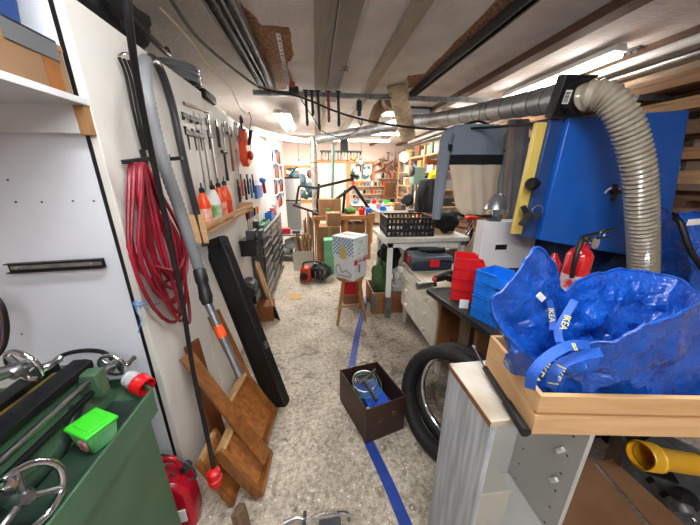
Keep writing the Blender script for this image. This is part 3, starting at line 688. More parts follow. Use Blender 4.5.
b = MB(); b.prism([(xw0-.12, yS, zT), (xw1+.02, yS, zT), (xw1+.02, yS, zT+.03), (xw1-.02, yS, zT+.09), (xw1-.02, yS, zw-.03), (xw0-.10, yS, zw-.03)], (0, yE-yS+.02, 0)); b.build('bed', lgreen, t, bevel=.004)
MB().prism([(xw1-.055, yS, zw-.03), (xw1+.0, yS, zw-.03), (xw1+.0, yS, zw-.006), (xw1-.015, yS, zw), (xw1-.055, yS, zw)], (0, yE-yS+.0, 0)).build('front_way', mat('way_black', '232427', .3, .6), t, bevel=.002)
MB().box(xw1-.085, xw1-.058, yS, yE-.04, zw-.03, zw-.015).build('way_gap', mat('oiled_brass_strip', '9a843e', .4, .5), t, label='yellowish oiled strip')
MB().box(xw1-.135, xw1-.088, yS, yE-.01, zw-.03, zw+.002).build('rear_way', mat('way_black', '232427'), t, bevel=.002)
MB().cyl((xw1+.018, yS, zw-.045), (xw1+.018, yE+.0, zw-.045), .009).build('lead_screw', steel, t)
MB().cyl((xw1+.02, yS, zw-.085), (xw1+.02, yE+.0, zw-.085), .009).build('feed_rod', mat('way_black', '232427'), t)
MB().box(xw1-.01, xw1+.045, yE-.06, yE-.02, zw-.11, zw-.02).build('screw_bracket', lgreen, t, bevel=.006)
def wheel(c, ax, R, r, par, nm='handwheel', spokes=3):
    c, ax = V(c), V(ax).normalized(); a = ax.orthogonal().normalized(); bb = ax.cross(a)
    h = MB().ring(c, ax, R, r, 32, 10).build(nm, chrome, par)
    g = MB(); g.lathe([(.018, -.02), (.02, 0), (.012, .02)], c-ax*.01, ax, 14)
    for k in range(spokes):
        e = a*cos(2*pi*k/spokes+.5)+bb*sin(2*pi*k/spokes+.5); g.cyl(c-ax*.005, c+e*R, .008, .007, 8)
    g.build('spokes', steel, h)
    e = a*cos(1)+bb*sin(1); MB().lathe([(.006, 0), (.012, .012), (.008, .03), (.011, .045), (.006, .052)], c+e*R, ax, 12).build('handle_knob', chrome, h)
    return h
# tailstock
cx_ = at(10, 385, y=.66); tx = xw1-.075
b = MB(); b.prism([(tx-.07, .40, zw+.004), (tx+.06, .40, zw+.004), (tx+.04, .40, zw+.06), (tx-.05, .40, zw+.06)], (0, .18, 0)); b.lathe([(.035, 0), (.045, .02), (.045, .2), (.03, .23)], (tx, .40, zw+.10), Y, 22); b.box(tx-.035, tx+.035, .42, .58, zw+.05, zw+.1)
b.build('tailstock', mat('pale_green_paint', '5f8d6f', .35, c2='527d61', scale=5), t, bevel=.003)
q = at(24, 366, y=.70); wheel((q.x, .70, q.z), (.25, 1, .1), .048, .007, t)
MB().cyl((tx, .63, zw+.10), (q.x, .70, q.z), .02, .014).build('quill', steel, t)
q = at(112, 365, y=.90); wheel((q.x, .90, q.z), (.1, 1, .1), .042, .007, t)
MB().cyl((q.x, .84, q.z-.0), (q.x, .91, q.z), .013).build('crank_shaft', steel, t)
# apron with big wheel
q = at(26, 498, x=-.63)
MB().box(-.78, -.70, .22, .46, zT+.02, zw-.0).build('apron', lgreen, t, bevel=.01)
wheel(q+V((.0, 0, 0)), (1, -.25, .35), .062, .0075, t, 'apron_wheel')
MB().cyl(q+V((-.09, .02, -.02)), q, .014).build('wheel_shaft', steel, t)
MB().tube([(-.8, .15, zT+.01), (-.74, .4, zT+.06), (-.74, .62, zT+.015), (-.76, .75, zT+.07)], .02, 10, smooth_n=4).build('coolant_drain', greylgreen, t)
# lime box in the tray
q0 = at(97, 445, z=zT+.012); q = V((q0.x-.012, q0.y+.02, zT+.004))
t2 = thing('sandwich_box', 'clear plastic box with bright green lid in the lathe tray', 'plastic box', q, radians(-25))
LMt = LM(t2); M_ = LMt @ Matrix.Scale(.74, 4)
MB(M_).hexa([(-.052, -.042, 0), (.052, -.042, 0), (.052, .042, 0), (-.052, .042, 0), (-.062, -.05, .085), (.062, -.05, .085), (.062, .05, .085), (-.062, .05, .085)]).build('tub', mat('hazy_clear_green', '7fc08a', .25, c2='3a9c3c', scale=14), t2, bevel=.006)
lid = MB(M_).box(-.067, .067, -.055, .055, .085, .10).build('lid', lime, t2, bevel=.004); MB(M_).box(-.045, .045, -.035, .035, .10, .104).build('raised_panel', lime, lid, bevel=.006)
MB(M_).box(.0, .035, -.0535, -.046, .02, .06).build('sticker', mat('sticker_white', 'ddd9d4', .5, c2='c0605a', scale=30), t2)
# cable and industrial plug on it
t = thing('power_plug', 'grey and red industrial plug hanging over the edge of the lathe tray', 'plug', at(138, 385, y=.92))
a, c = at(125, 376, y=.9), at(156, 392, y=.84); d = (c-a).normalized()
MB().lathe([(.014, 0), (.02, .005), (.028, .02), (.026, .025), (.028, .03), (.031, .06)], a, d, 20).build('plug_body', mat('plug_grey', 'b9bcc0', .4), t)
MB().lathe([(.031, .06), (.036, .062), (.036, .072), (.034, .075), (.033, .105), (.029, .106), (.028, .08)], a, d, 22).build('collar', red, t, label='red collar')
MB().tube([at(50, 372, y=.95), at(60, 357, y=.97), at(80, 351, y=.98), at(102, 352, y=.97), at(115, 362, y=.94), a+d*.004], .008, 10, smooth_n=6).build('cord', blackp, t)
# cables at the left edge
t = thing('cable_bundle', 'bundle of black cables at the left edge against the white cabinet', 'cable', at(0, 330, y=.95))
for k in range(4): MB().tube([at(-14, 285+5*k, y=.98), at(3-k, 305+3*k, y=.96), at(8-2*k, 330, y=.96), at(2-k, 352, y=.94), at(-16, 366, y=.92)], .005, 8, smooth_n=5).build('cord', [blackp, blackp, mat('brown_cord', '6d4a3e', .5), mat('navy_cord', '22305e', .5)][k], t)
# red jerry can bag by the lathe foot
t = thing('jerry_can', 'red plastic jerry can on the floor between the lathe and the white cabinet', 'jerry can', (-.665, .87, 0), radians(8))
M_ = LM(t)
b = MB(M_); b.prism([(-.065, 0, 0), (.065, 0, 0), (.07, 0, .04), (.065, 0, .24), (.03, 0, .29), (-.05, 0, .31), (-.07, 0, .26)], (0, .12, 0)); b.build('can_body', mat('red_vinyl', 'b81228', .25, c2='9a0d20', scale=6, bump=.4), t, bevel=.02)
MB(M_).tube([(-.05, .065, .33), (-.04, .065, .38), (.02, .065, .375), (.04, .065, .31)], .012, 10, smooth_n=5).build('can_handle', mat('red_vinyl', ''), t)
MB(M_).lathe([(.02, 0), (.022, .01), (.022, .03)], (.045, .065, .30), V((.6, 0, 1)), 14).build('cap', blackp, t)
MB(M_).box(-.03, .04, -.006, .0, .08, .15).build('can_label', paper, t)
single(MB().tube([at(140, 462, y=.95), at(160, 455, y=.95), at(185, 462, y=.93), at(196, 475, y=.93), at(188, 480, y=.93), at(170, 474, y=.92)], .005, 8, smooth_n=6), 'cable_loop', dkgrey, 'thin grey cable looping over the red jerry can', 'cable')
# ================================================================== right side, near
# ---- white open cabinet
cx0, cy0, cy1, ct = .462, .52, .765, .90
t = thing('open_cabinet', 'scuffed white open-fronted cabinet standing under the pine crate', 'cabinet', (cx0+.2, .64, 0))
pw = mat('streaky_white_paint', 'c9ccd2', .5, c2='9aa0a8', scale=3, stretch=(14, 14, 1), lo=.3, hi=.6)
MB().box(cx0, cx0+.018, cy0, cy1, 0, ct-.018).build('side_panel', pw, t, bevel=.001, label='side panel with streaky brushed paint')
MB().box(cx0+.34, cx0+.358, cy0, cy1, 0, ct-.018).build('side_panel', mat('grey_white_board', 'b9bab6', .5), t)
tp = MB().box(cx0-.002, cx0+.36, cy0-.002, cy1, ct-.018, ct).build('cabinet_top', mat('dirty_white_top', 'cfcbc4', .55, c2='b9aa96', scale=7), t)
MB().box(cx0-.004, cx0-.002, cy0, cy1, ct-.02, ct-.002).build('edge_strip', mat('rusty_edge', '8a5a3a', .7, c2='6d4228', scale=25), tp)
MB().box(cx0+.018, cx0+.34, cy1-.008, cy1, 0, ct-.02).build('back_panel', mat('grey_white_board', ''), t)
for z_ in (.28, .10): MB().box(cx0+.018, cx0+.34, cy0+.03, cy1-.01, z_, z_+.016).build('shelf_board', mat('grey_white_board', ''), t)
MB().box(cx0+.018, cx0+.2, cy0+.07, cy1-.01, .296, .47).build('inner_box', mat('grey_beige', 'b4b2a8', .6), t, bevel=.003)
b = MB()
for k in range(9):
    for yy in (cy0+.04, cy1-.05): b.cyl((cx0+.3395, yy, .15+k*.085), (cx0+.3385, yy, .15+k*.085), .004, seg=8)
b.build('peg_hole', dkgrey, t)
for yy, zz in ((cy0+.06, .66), (cy0+.05, .53), (cy0+.1, .75)):
    MB().cbox((cx0+.333, yy, zz), (.012, .014, .035), Matrix.Rotation(.5, 3, 'X')).build('shelf_pin', paper, t, bevel=.003)
# ---- pine crate
ca = -radians(8.5); Rz = Matrix.Rotation(ca, 4, 'Z')
c0 = at(531, 434, z=ct+.002)
t = thing('pine_crate', 'low pine crate of slatted boards holding the big blue bag', 'crate', c0, ca); Mc = LM(t)
CW, CD, CH = .62, .27, .125
def slat(x0, x1, y0, y1, z0, z1, nm='slat', m=pine): MB(Mc).box(x0, x1, y0, y1, z0, z1).build(nm, m, t, bevel=.0012)
slat(0, CW, 0, .013, 0, .060); slat(0, CW, 0, .013, .072, CH); slat(.002, CW, .006, .012, .056, .076, 'groove', mat('groove_wood', 'a9794c', .6))
slat(0, .012, .012, CD, 0, .065, m=piney); slat(0, .012, .012, CD, .066, CH, m=piney)
slat(CW-.012, CW, .012, CD, 0, CH, 'end_board', piney)
slat(.012, CW-.012, CD-.012, CD, 0, CH, 'back_board'); slat(.012, CW-.012, .012, CD-.012, 0, .006, 'bottom_board')
MB().box(.95, 1.25, .30, .80, 0, ct-.0).build('crate_rest', darkcard) if 0 else None
# ---- gas spring / pump lying over the cabinet front
t = thing('gas_spring', 'black gas spring with bright rod lying on the white cabinet against the crate', 'gas spring', at(480, 360, z=ct+.01))
a, m_, e = at(474, 347, z=ct+.03), at(485, 368, z=ct+.025), at(526, 434, z=ct-.005)
e = at(526, 433, z=ct+.015)
MB().cyl(a, m_, .0035).build('rod', chrome, t, label='bright steel rod')
MB().cyl(m_, m_.lerp(e, .62), .0095, .0105).cyl(m_.lerp(e, .60), e, .0135, .0145).build('tube_body', blackp, t)
MB().lathe([(.004, -.008), (.007, -.004), (.007, .004), (.004, .008)], a, e-a, 10).build('end_fitting', steel, t)
# ---- blue carrier bag
bagm = mat('blue_woven_plastic', '1254bc', .24, c2='0e459f', scale=9, bump=.9, bscale=55, coat=.4)
n = bagm.node_tree.nodes['Principled BSDF']; n.inputs['Transmission Weight'].default_value = .0
yl = mat('yellow_lettering', 'e2d95a', .5)
t = thing('carrier_bag', 'large crumpled blue carrier bag with yellow lettered straps gaping open in the pine crate', 'bag', c0+V((.3, .14, .01)))
# the rim, walked round from the front-left corner; (u, v, y) measured on the photo at the depth each stands
rim = [(556, 362, .505), (585, 350, .475), (612, 343, .455), (642, 330, .45), (672, 318, .455), (696, 305, .475), (701, 295, .55), (686, 284, .64), (662, 276, .69), (635, 271, .72), (610, 272, .73), (590, 277, .71), (574, 285, .69), (562, 292, .66), (556, 277, .64), (549, 259, .625), (540, 250, .61), (530, 257, .60), (518, 273, .59), (505, 289, .575), (491, 304, .57), (499, 325, .55), (517, 350, .53), (537, 364, .515)]
rimP = [at(u, v, y=y) for u, v, y in rim]
N = 84
RP = catmull(rimP, 8, True); N = len(RP)
cen = Mc @ V((.31, .135, .02))
def base_pt(i, k):
    """where the bag rests inside the crate; k shrinks towards the centre"""
    p = Mc.inverted() @ RP[i]; x = min(max(p.x, .03), CW-.03); y = min(max(p.y, .022), CD-.022)
    lx, ly = x-.31, y-.135
    f_ = max(abs(lx)/.275, abs(ly)/.112, .01)
    q = Mc @ V((.31+lx/f_*k, .135+ly/f_*k, .012))
    return q
def cr(p, a=.010, s_=13):
    q = p*s_
    rd = lambda o_: (.5-abs(noise.noise(q*.8+V((o_, 4, 2)))))*.9
    return V((rd(1), rd(5), rd(9)))*a*1.3 + V((noise.noise(q), noise.noise(q+V((7, 3, 1))), noise.noise(q+V((2, 9, 5)))))*a*.6 + V((noise.noise(q*2.7), noise.noise(q*2.7+V((1, 8, 4))), noise.noise(q*2.7+V((6, 2, 9)))))*a*.45
g = MB(); rg = []
OUT = 22
for k in range(OUT+1):                       # outer wall, bottom to rim
    s_ = k/OUT; row = []
    for i in range(N):
        b0 = base_pt(i, 1.0); r_ = RP[i]
        p = b0.lerp(r_, s_); o = p-cen; o.z = 0
        bul = .012*sin(pi*s_)
        if o.length > 0: p += o.normalized()*bul
        fo = abs(noise.noise(V((i*.11, s_*1.3, 3))))*.022*sin(pi*min(1, s_*1.0)) 
        p -= (o.normalized() if o.length else V((0, 0, 0)))*fo
        p += cr(p, .030*min(1, 1.6*(1-s_)+.3) if s_ > .05 else .0)
        pl = Mc.inverted() @ p
        if pl.z < CH+.004: 
            pl.x = min(max(pl.x, .016), CW-.016); pl.y = min(max(pl.y, .016), CD-.016); pl.z = max(pl.z, .009); p = Mc @ pl
        row.append(p)
    rg.append(row)
IN = 22
for k in range(1, IN+1):
    s_ = k/IN; row = []
    for i in range(N):
        r_ = rg[OUT][i]; inn = base_pt(i, .80*(1-.9*s_**3)); inn.z += .028+.02*noise.noise(V((i*.1, s_*4, 8)))
        p = r_.lerp(inn, s_); o = cen-r_; o.z = 0
        p += o.normalized()*(.045*sin(pi*s_)*(1 if s_ < .9 else .3))*.5 + o.normalized()*.006 + cr(p+V((3, 0, 0)), .026*min(1, s_*3))
        pl = Mc.inverted() @ p
        if pl.z < CH+.006: pl.x = min(max(pl.x, .022), CW-.022); pl.y = min(max(pl.y, .022), CD-.022); pl.z = max(pl.z, .016); p = Mc @ pl
        row.append(p)
    rg.append(row)
g.rings(rg, cap=True); bagb = g.build('bag_body', bagm, t, ang=45, sub=0)
# hem band
b = MB(); b.tube([p+V((0, 0, .001)) for p in rg[OUT]], .0042, 6, closed=True); b.build('hem', bagm, t, ang=70)
def strap(px, w, nm='strap'):
    P = catmull([at(u, v, y=y) for u, v, y in px], 6); b = MB(); A = []
    for i, p in enumerate(P):
        d = (P[min(i+1, len(P)-1)]-P[max(i-1, 0)]).normalized(); vi = (p-V((0, 0, EYE))).normalized(); n_ = d.cross(vi).normalized()
        A.append((p-n_*w/2, p+n_*w/2, p+n_*w/2+vi*.002, p-n_*w/2+vi*.002))
    b.rings(A); o = b.build(nm, mat('strap_blue', '1a55b8', .5, bump=.3, scale=200), t, ang=60)
    return P
def strap_text(P, i, j, body, size, off=-.006):
    a, c = P[i], P[j]; d = (c-a).normalized(); m_ = (a+c)/2; vi = (m_-V((0, 0, EYE))).normalized(); u_ = d.cross(vi).normalized()
    text(body, 'lettering', yl, t, m_+vi*off, d, u_, size)
S = strap([(590, 345, .455), (572, 345, .45), (555, 352, .445), (540, 364, .44), (532, 376, .438), (530, 389, .44)], .021)
strap_text(S, 14, 28, 'IKEA', .026); strap_text(S, 2, 9, 'II', .024)
S = strap([(602, 352, .45), (580, 356, .445), (562, 364, .44), (553, 374, .436), (551, 388, .44)], .020)
strap_text(S, 12, 23, 'IKEA', .026)
S = strap([(575, 300, .60), (566, 315, .58), (558, 330, .56), (560, 342, .54)], .018); strap_text(S, 3, 16, 'IKEA', .022)
S = strap([(549, 300, .58), (553, 315, .57), (552, 330, .555)], .014); strap_text(S, 2, 10, 'IKEA', .018)
q = at(541, 297, y=.535); MB().cbox(q, (.024, .003, .014), Matrix.Rotation(.7, 3, 'Y')).build('care_label', paper, t)
q = at(581, 354, y=.53); MB().blob(q, (.035, .02, .013), 12, 6).build('dark_strap_end', mat('black_lining', '10142a', .6), t)
# ---- yellow drain pipe under the crate
t = thing('drain_pipe', 'yellow plastic pipe with a wide socket lying on the low shelf under the crate', 'pipe', at(650, 470, y=.8))
a, c = at(640, 455, y=.62), at(712, 467, y=.60); d = (c-a).normalized()
MB().lathe([(.048, .0), (.052, .004), (.052, .045), (.047, .05), (.052, .056), (.052, .068), (.045, .078), (.04, .09), (.04, .34), (.037, .34), (.037, .10), (.045, .06), (.045, .0)], a, d, 32, cap=False).build('pipe_body', mat('yellow_pipe', 'e0aa18', .4), t)
MB().ring(a+d*.03, d, .044, .003, 30, 8).build('seal_ring', mat('dark_yellow', '8f6a10', .6), t)
# ---- dark shelving frame that carries it, sheet, cardboard, black tool
t = thing('storage_rack', 'dark blue steel rack behind the white cabinet carrying the yellow pipe', 'rack', (1.15, 1.0, 0))
bl = mat('navy_panel', '15305f', .5)
MB().box(1.02, 2.3, 1.05, 1.07, 0, .755).build('back_panel', bl, t)
MB().box(.88, 1.75, .70, 1.05, .50, .515).build('rack_shelf', blackm, t) if 0 else None
for x_ in (1.03, 1.7): MB().box(x_, x_+.03, 1.01, 1.045, 0, .755).build('post', blackm, t)
MB().beam(at(662, 478, y=.62), at(662, 478, y=.62)+V((.28, .44, 0)), .10, .01).build('pipe_bracket', blackm, t)
t = thing('metal_sheet', 'scratched grey metal sheet with slots standing under the crate', 'sheet', (.95, .95, 0))
a = at(618, 428, y=.98); c = at(720, 520, y=.62)
MB().prism([at(u, v, x=1.5) for u, v in ((622, 425), (640, 422), (724, 462), (724, 560), (690, 552), (622, 480))], (.008, 0, 0)).build('sheet_body', mat('scratched_grey', '8f9396', .5, .5, c2='6b6f72', scale=18), t)
for u, v in ((634, 455), (650, 480), (664, 494), (645, 437)): MB().cbox(at(u, v, x=1.499), (.004, .02, .04), Matrix.Rotation(.3, 3, 'X')).build('slot', blackp, t)
shc = mat('brown_card_sheet', '8d6748', .8, c2='7b573b', scale=5)
single(MB().prism([at(u, v, z=.30) for u, v in ((556, 545), (572, 462), (589, 460), (662, 545))], (0, 0, .006)), 'cardboard_sheet', shc, 'brown cardboard sheet under the crate, the one touching the white cabinet', 'cardboard')
single(MB().prism([at(u, v, z=.315) for u, v in ((596, 462), (612, 460), (706, 545), (668, 545))], (0, 0, .006)), 'cardboard_sheet', shc, 'narrow brown cardboard sheet under the crate, the one nearer the yellow pipe', 'cardboard')
single(MB().box(.83, 1.10, .47, .86, 0, .295), 'low_carton', mat('dim_carton', '5d432f', .8), 'closed carton added under the cardboard sheets, coloured dark for the shade there', 'carton', bevel=.004)  # added support, browned dark to cover lit floor below the crate
t = thing('angle_grinder', 'black angle grinder standing in the lower right corner of the view', 'power tool', at(690, 505, y=.60)); q = at(683, 500, y=.58)
MB().tube([q+V((-.06, 0, .05)), q+V((0, 0, .02)), q+V((.08, 0, -.05))], [.02, .034, .036], 14, smooth_n=4).build('grinder_body', blackp, t)
MB().lathe([(.03, 0), (.034, .01), (.034, .03)], q+V((-.03, -.01, 0)), V((-.2, -.7, -.4)), 16).build('gear_head', mat('silver_head', '8d9094', .3, .8), t)
MB().beam(q+V((.06, 0, -.04)), q+V((.08, 0, -.5)), .06, .05).build('grip', blackp, t)
MB().cyl(q+V((.0, -.04, -.04)), q+V((.0, -.05, -.045)), .012).build('button', chrome, t)
for o in (): pass
# second worktop shelf that carries crate's far part
t = thing('workbench', 'low black-edged bench top beside the white dresser carrying the red and blue bins', 'bench', (1.1, 1.4, 0))
p0, p1 = at(427, 289, z=.80), at(483, 328, z=.80)
zb_ = .80
top = [p0, p1, V((p1.x+.05, .80, zb_)), V((1.6, .80, zb_)), V((1.6, 1.9, zb_)), V((1.06, 1.9, zb_)), V((1.06, 1.655, zb_)), V((p0.x+.01, 1.655, zb_))]
MB().prism([V((p.x, p.y, zb_-.035)) for p in top], (0, 0, .035)).build('bench_top', mat('dark_bench_top', '34312f', .6, c2='1e1d1d', scale=8), t)
d = (p1-p0).normalized(); MB().beam(V((p0.x, p0.y, zb_-.012)), V((p1.x+.04, p1.y-.25, zb_-.012)), .008, .026).build('front_edge', blackm, t)
for q in ((1.0, 1.15), (1.53, 1.82), (1.53, .85)): MB().box(q[0], q[0]+.05, q[1], q[1]+.05, 0, zb_-.035).build('leg', oldwoodz, t)
# boards standing under it
plank('dark stained board standing under the bench, right of the motorcycle wheels', (.90, 1.35, 0), (.92, 1.40, .755), .12, .02, oldwoodz, (1, 0, 0))
plank('pale brown board standing under the bench beside the dark stained one', (1.0, 1.28, 0), (.99, 1.30, .76), .14, .02, mat('plain_ply', 'a98058', .6, c2='8d6644', scale=5, stretch=(8, 8, 1)), (0, -1, 0))
# ---- stacking bins
def bins(label_fn, base, rz, m, n, w, dp, h, group, lean):
    """open-front stacking bins: w across, dp deep, h pitch"""
    for k in range(n):
        t = thing('stacking_bin', label_fn(k), 'storage bin', V(base)+V((lean[0]*k, lean[1]*k, h*k)), rz, group)
        M_ = LM(t); th = .004
        for sy in (-1, 1):
            MB(M_).prism([(-dp/2, sy*w/2, .004), (dp/2, sy*w/2, .004), (dp/2, sy*w/2, h*.98), (-dp/2+.05, sy*w/2, h*.98), (-dp/2+.02, sy*w/2, h*.45), (-dp/2, sy*w/2, h*.42)], (0, -sy*th, 0)).build('side_wall', m, t)
        MB(M_).box(dp/2-th, dp/2, -w/2, w/2, .004, h*.98).build('back_wall', m, t)
        MB(M_).prism([(-dp/2, -w/2, .004), (-dp/2-.004, -w/2, h*.42), (-dp/2-.004, w/2, h*.42), (-dp/2, w/2, .004)], (th, 0, 0)).build('front_lip', m, t)
        b = MB(M_); b.box(-dp/2, dp/2, -w/2+.004, w/2-.004, .001, .005); b.build('base', m, t)
        for sy in (-1, 1):
            b = MB(M_); b.box(-dp/2+.05, dp/2, sy*w/2-(.0 if sy > 0 else .007), sy*w/2+(.007 if sy > 0 else 0), h*.90, h*.98)
            for j in range(3): b.box(-dp/2+.03+j*dp*.3, -dp/2+.036+j*dp*.3, sy*w/2-(0 if sy > 0 else .005), sy*w/2+(.005 if sy > 0 else 0), .01, h*.9)
            b.build('rim', m, t)
nm4 = ['bottom', 'second', 'third', 'top']
ord4 = ['lowest', 'second from the bottom', 'third from the bottom', 'topmost']
qb = at(458, 303, z=zb_+.002)
bins(lambda k: 'red stacking bin on the bench, %s of the red stack' % ord4[k], V((.935, 1.49, zb_+.001)), radians(152), red, 4, .16, .17, .070, 'stack of red bins', (0, 0, 0))
qb = at(480, 322, z=zb_+.002)
bins(lambda k: 'blue stacking bin, %s of the blue stack on the bench' % ord4[k], V((.93, 1.20, zb_+.001)), radians(112), mat('bright_blue_bin', '1273dc', .35), 4, .15, .16, .070, 'stack of blue bins', (0, 0, 0))
single(MB().cbox(at(464, 304, z=zb_+.03), (.05, .004, .055), Matrix.Rotation(-.3, 3, 'Z')), 'paper_roll', paper, 'small white paper pad standing at the foot of the red bins', 'paper')
# ---- white box with slot and lamp on it
yw = 1.75
a, c, e = at(485, 222, y=yw), at(486, 268, y=yw), at(531, 240, y=yw)
t = thing('metal_box', 'white metal box with a dark slot standing on the bench below the lamp', 'box', (a.x+.18, yw+.1, zb_))
MB().box(a.x, e.x+.04, yw, yw+.10, zb_+.085, a.z).build('box_body', mat('light_grey_metal', 'dcdcde', .4), t, bevel=.004)
q = at(501, 247, y=yw); MB().box(q.x-.045, q.x+.045, yw-.002, yw+.001, q.z-.02, q.z+.018).build('slot', blackp, t)
MB().box(a.x+.02, e.x, yw+.01, yw+.09, zb_, zb_+.085).build('plinth', dkgrey, t)
t = thing('desk_lamp', 'small brushed metal desk lamp head above the white box', 'lamp', (a.x+.1, yw+.12, a.z)); q = at(497, 200, y=yw+.05)
MB().lathe([(.075, -.06), (.072, -.05), (.03, .035), (.012, .045)], q, Z, 24).build('lamp_shade', mat('satin_nickel', '96979a', .35, .8), t)
MB().cyl(q+V((.02, .02, .01)), q+V((.07, .05, .02)), .018).build('joint', blackp, t)
MB().tube([q+V((.07, .05, .02)), q+V((.03, .07, -.08)), (q.x, yw+.05, a.z)], .007, 8).build('arm', steel, t)
MB().lathe([(.05, 0), (.05, .012), (.02, .02)], (q.x, yw+.05, a.z), Z, 20).build('base', dkgrey, t)
# ---- blue machine
ym = 1.5
t = thing('dust_extractor', 'big blue steel extractor cabinet with black star knobs under the ribbed hose', 'machine', (1.75, 1.7, 0))
A, B_, C_, D_ = at(570, 117, y=ym), at(690, 110, y=ym), at(664, 262, y=ym), at(539, 240, y=ym)
zbot = D_.z-.01; 
MB().prism([D_, (C_.x, ym, C_.z), B_, A], (0, .22, 0)).build('front_housing', bluem, t, bevel=.006)
q = at(552, 119, y=ym+.02)
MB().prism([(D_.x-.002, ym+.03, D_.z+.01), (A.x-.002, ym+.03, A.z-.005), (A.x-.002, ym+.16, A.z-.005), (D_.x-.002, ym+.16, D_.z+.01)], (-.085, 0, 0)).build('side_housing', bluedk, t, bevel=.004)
MB().prism([(D_.x-.087, ym+.05, D_.z+.03), (A.x-.087, ym+.05, A.z-.02), (A.x-.087, ym+.08, A.z-.02), (D_.x-.087, ym+.08, D_.z+.03)], (-.062, 0, 0)).build('side_strip', yellowm, t, bevel=.003, label='cream yellow side strip')
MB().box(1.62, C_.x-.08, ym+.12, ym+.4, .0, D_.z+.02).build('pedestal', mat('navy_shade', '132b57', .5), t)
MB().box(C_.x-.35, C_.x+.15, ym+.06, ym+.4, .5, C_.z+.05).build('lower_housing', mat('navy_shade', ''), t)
def star(q, ax, s, par, nm='star_knob'):
    ax = V(ax).normalized(); a_ = ax.orthogonal().normalized(); b_ = ax.cross(a_); b = MB()
    b.lathe([(.014*s, 0), (.016*s, .02*s), (.012*s, .03*s)], q, ax, 12)
    for k in range(3):
        e = a_*cos(2.09*k+.4)+b_*sin(2.09*k+.4); b.beam(V(q)+ax*.02*s, V(q)+ax*.024*s+e*.042*s, .018*s, .014*s, up=ax)
    return b.build(nm, blackp, par, bevel=.002)
q = at(536, 184, y=ym+.0); MB().lathe([(.03, -.03), (.036, -.01), (.036, .02), (.026, .036)], q-X*.02, (-1, -.5, 0), 18).build('round_knob', blackp, t)
q = at(527, 215, y=ym+.02); star(q, (-.6, -1, 0), 1.6, t)
MB().ring(at(537, 211, y=ym-.003), Y, .035, .004, 24, 6).build('dial_ring', chrome, t)
q = at(612, 192, y=ym-.006); star(q, (0, -1, 0), 1.3, t)
b = MB(); arc = [at(612, 196, y=ym-.004)+V((.06*cos(a), 0, .05*sin(a))) for a in [radians(20+14*k) for k in range(11)]]; b.tube(arc, .006, 6).build('slot_guide', paper, t)
# ---- ribbed hose with black collar and barcode label, duct
t = thing('ribbed_hose', 'thick translucent ribbed hose arching from the duct down in front of the blue machine', 'hose', at(640, 270, y=1.32))
hp = [(583, 98, 1.42), (592, 95, 1.38), (606, 97, 1.34), (620, 112, 1.30), (631, 138, 1.28), (639, 175, 1.27), (642, 220, 1.28), (643, 262, 1.30), (642, 300, 1.33)]
P = [at(u, v, y=y) for u, v, y in hp]
def ribs(t_, i): return .064 + (.0065 if i % 2 else -.004)
Q = catmull(P, 60); L_ = [0]
for i in range(1, len(Q)): L_.append(L_[-1]+(Q[i]-Q[i-1]).length)
npt = int(L_[-1]/.0125); R_ = []; j = 0
for i in range(npt+1):
    s_ = L_[-1]*i/npt
    while j < len(L_)-2 and L_[j+1] < s_: j += 1
    R_.append(Q[j].lerp(Q[j+1], (s_-L_[j])/max(1e-9, L_[j+1]-L_[j])))
MB().tube(R_, .07, 32, rf=ribs).build('hose_body', mat('ribbed_translucent', 'a39a8a', .28, c2='8d8475', scale=16, coat=.5), t, ang=28)
# collar
t = thing('hose_collar', 'black square-edged collar with a barcode label joining duct and ribbed hose', 'collar', at(572, 96, y=1.5))
a = at(586, 97, y=1.42); c = at(562, 97, y=1.56); d = (c-a).normalized()
MB().lathe([(.074, -.0), (.082, .004), (.082, .05), (.077, .055), (.077, .062), (.084, .066), (.084, .12), (.078, .13)], a, d, 30).build('collar_body', blackp, t)
e = a+d*.03; vi = (e-V((0, 0, EYE))); vi.normalize(); pl = e-(vi-d*vi.dot(d)).normalized()*.0835
nrm = -(vi-d*vi.dot(d)).normalized(); upd = nrm.cross(d).normalized(); upd = upd if upd.z > 0 else -upd
R3 = Matrix((d, upd, nrm)).transposed()
MB().cbox(a+d*.092, (.055, .20, .20), R3).build('collar_frame', blackp, t, bevel=.004)
lb = MB().cbox(pl+nrm*.001, (.036, .062, .002), R3).build('sticker', paper, t)
b = MB()
for k in range(9): b.cbox(pl+nrm*.0025+upd*(-.024+.0055*k), (.026, .0022+.001*(k % 3), .001), R3)
b.build('barcode', mat('print_black', '1c1c1c', .6), lb)
# duct
t = thing('spiral_duct', 'long galvanised spiral duct running under the ceiling from the blue machine to the far end', 'duct', at(500, 108, y=3)) 
dp = [at(562, 100, y=1.56), at(500, 109, y=2.3), at(440, 119, y=3.5), at(400, 124, y=4.3), at(360, 132, y=5.0), at(318, 139, y=5.7)]
dp = [a+d*.105]+dp[1:]
MB().tube(dp, [.078]*len(dp), 24, smooth_n=6).build('duct_body', mat('spiral_duct_metal', '8b8d90', .42, .4, c2='727477', scale=10), t)
Qd = catmull([V(p) for p in dp], 24)
for k in range(6, len(Qd)-4, 5):
    MB().ring(Qd[k], Qd[k+1]-Qd[k-1], .0785, .003, 24, 6).build('seam', mat('duct_seam', '55575a', .4, .8), t)
tk = wood('taped_patch', 'd5d6d8', 'c0c1c4', 'x')
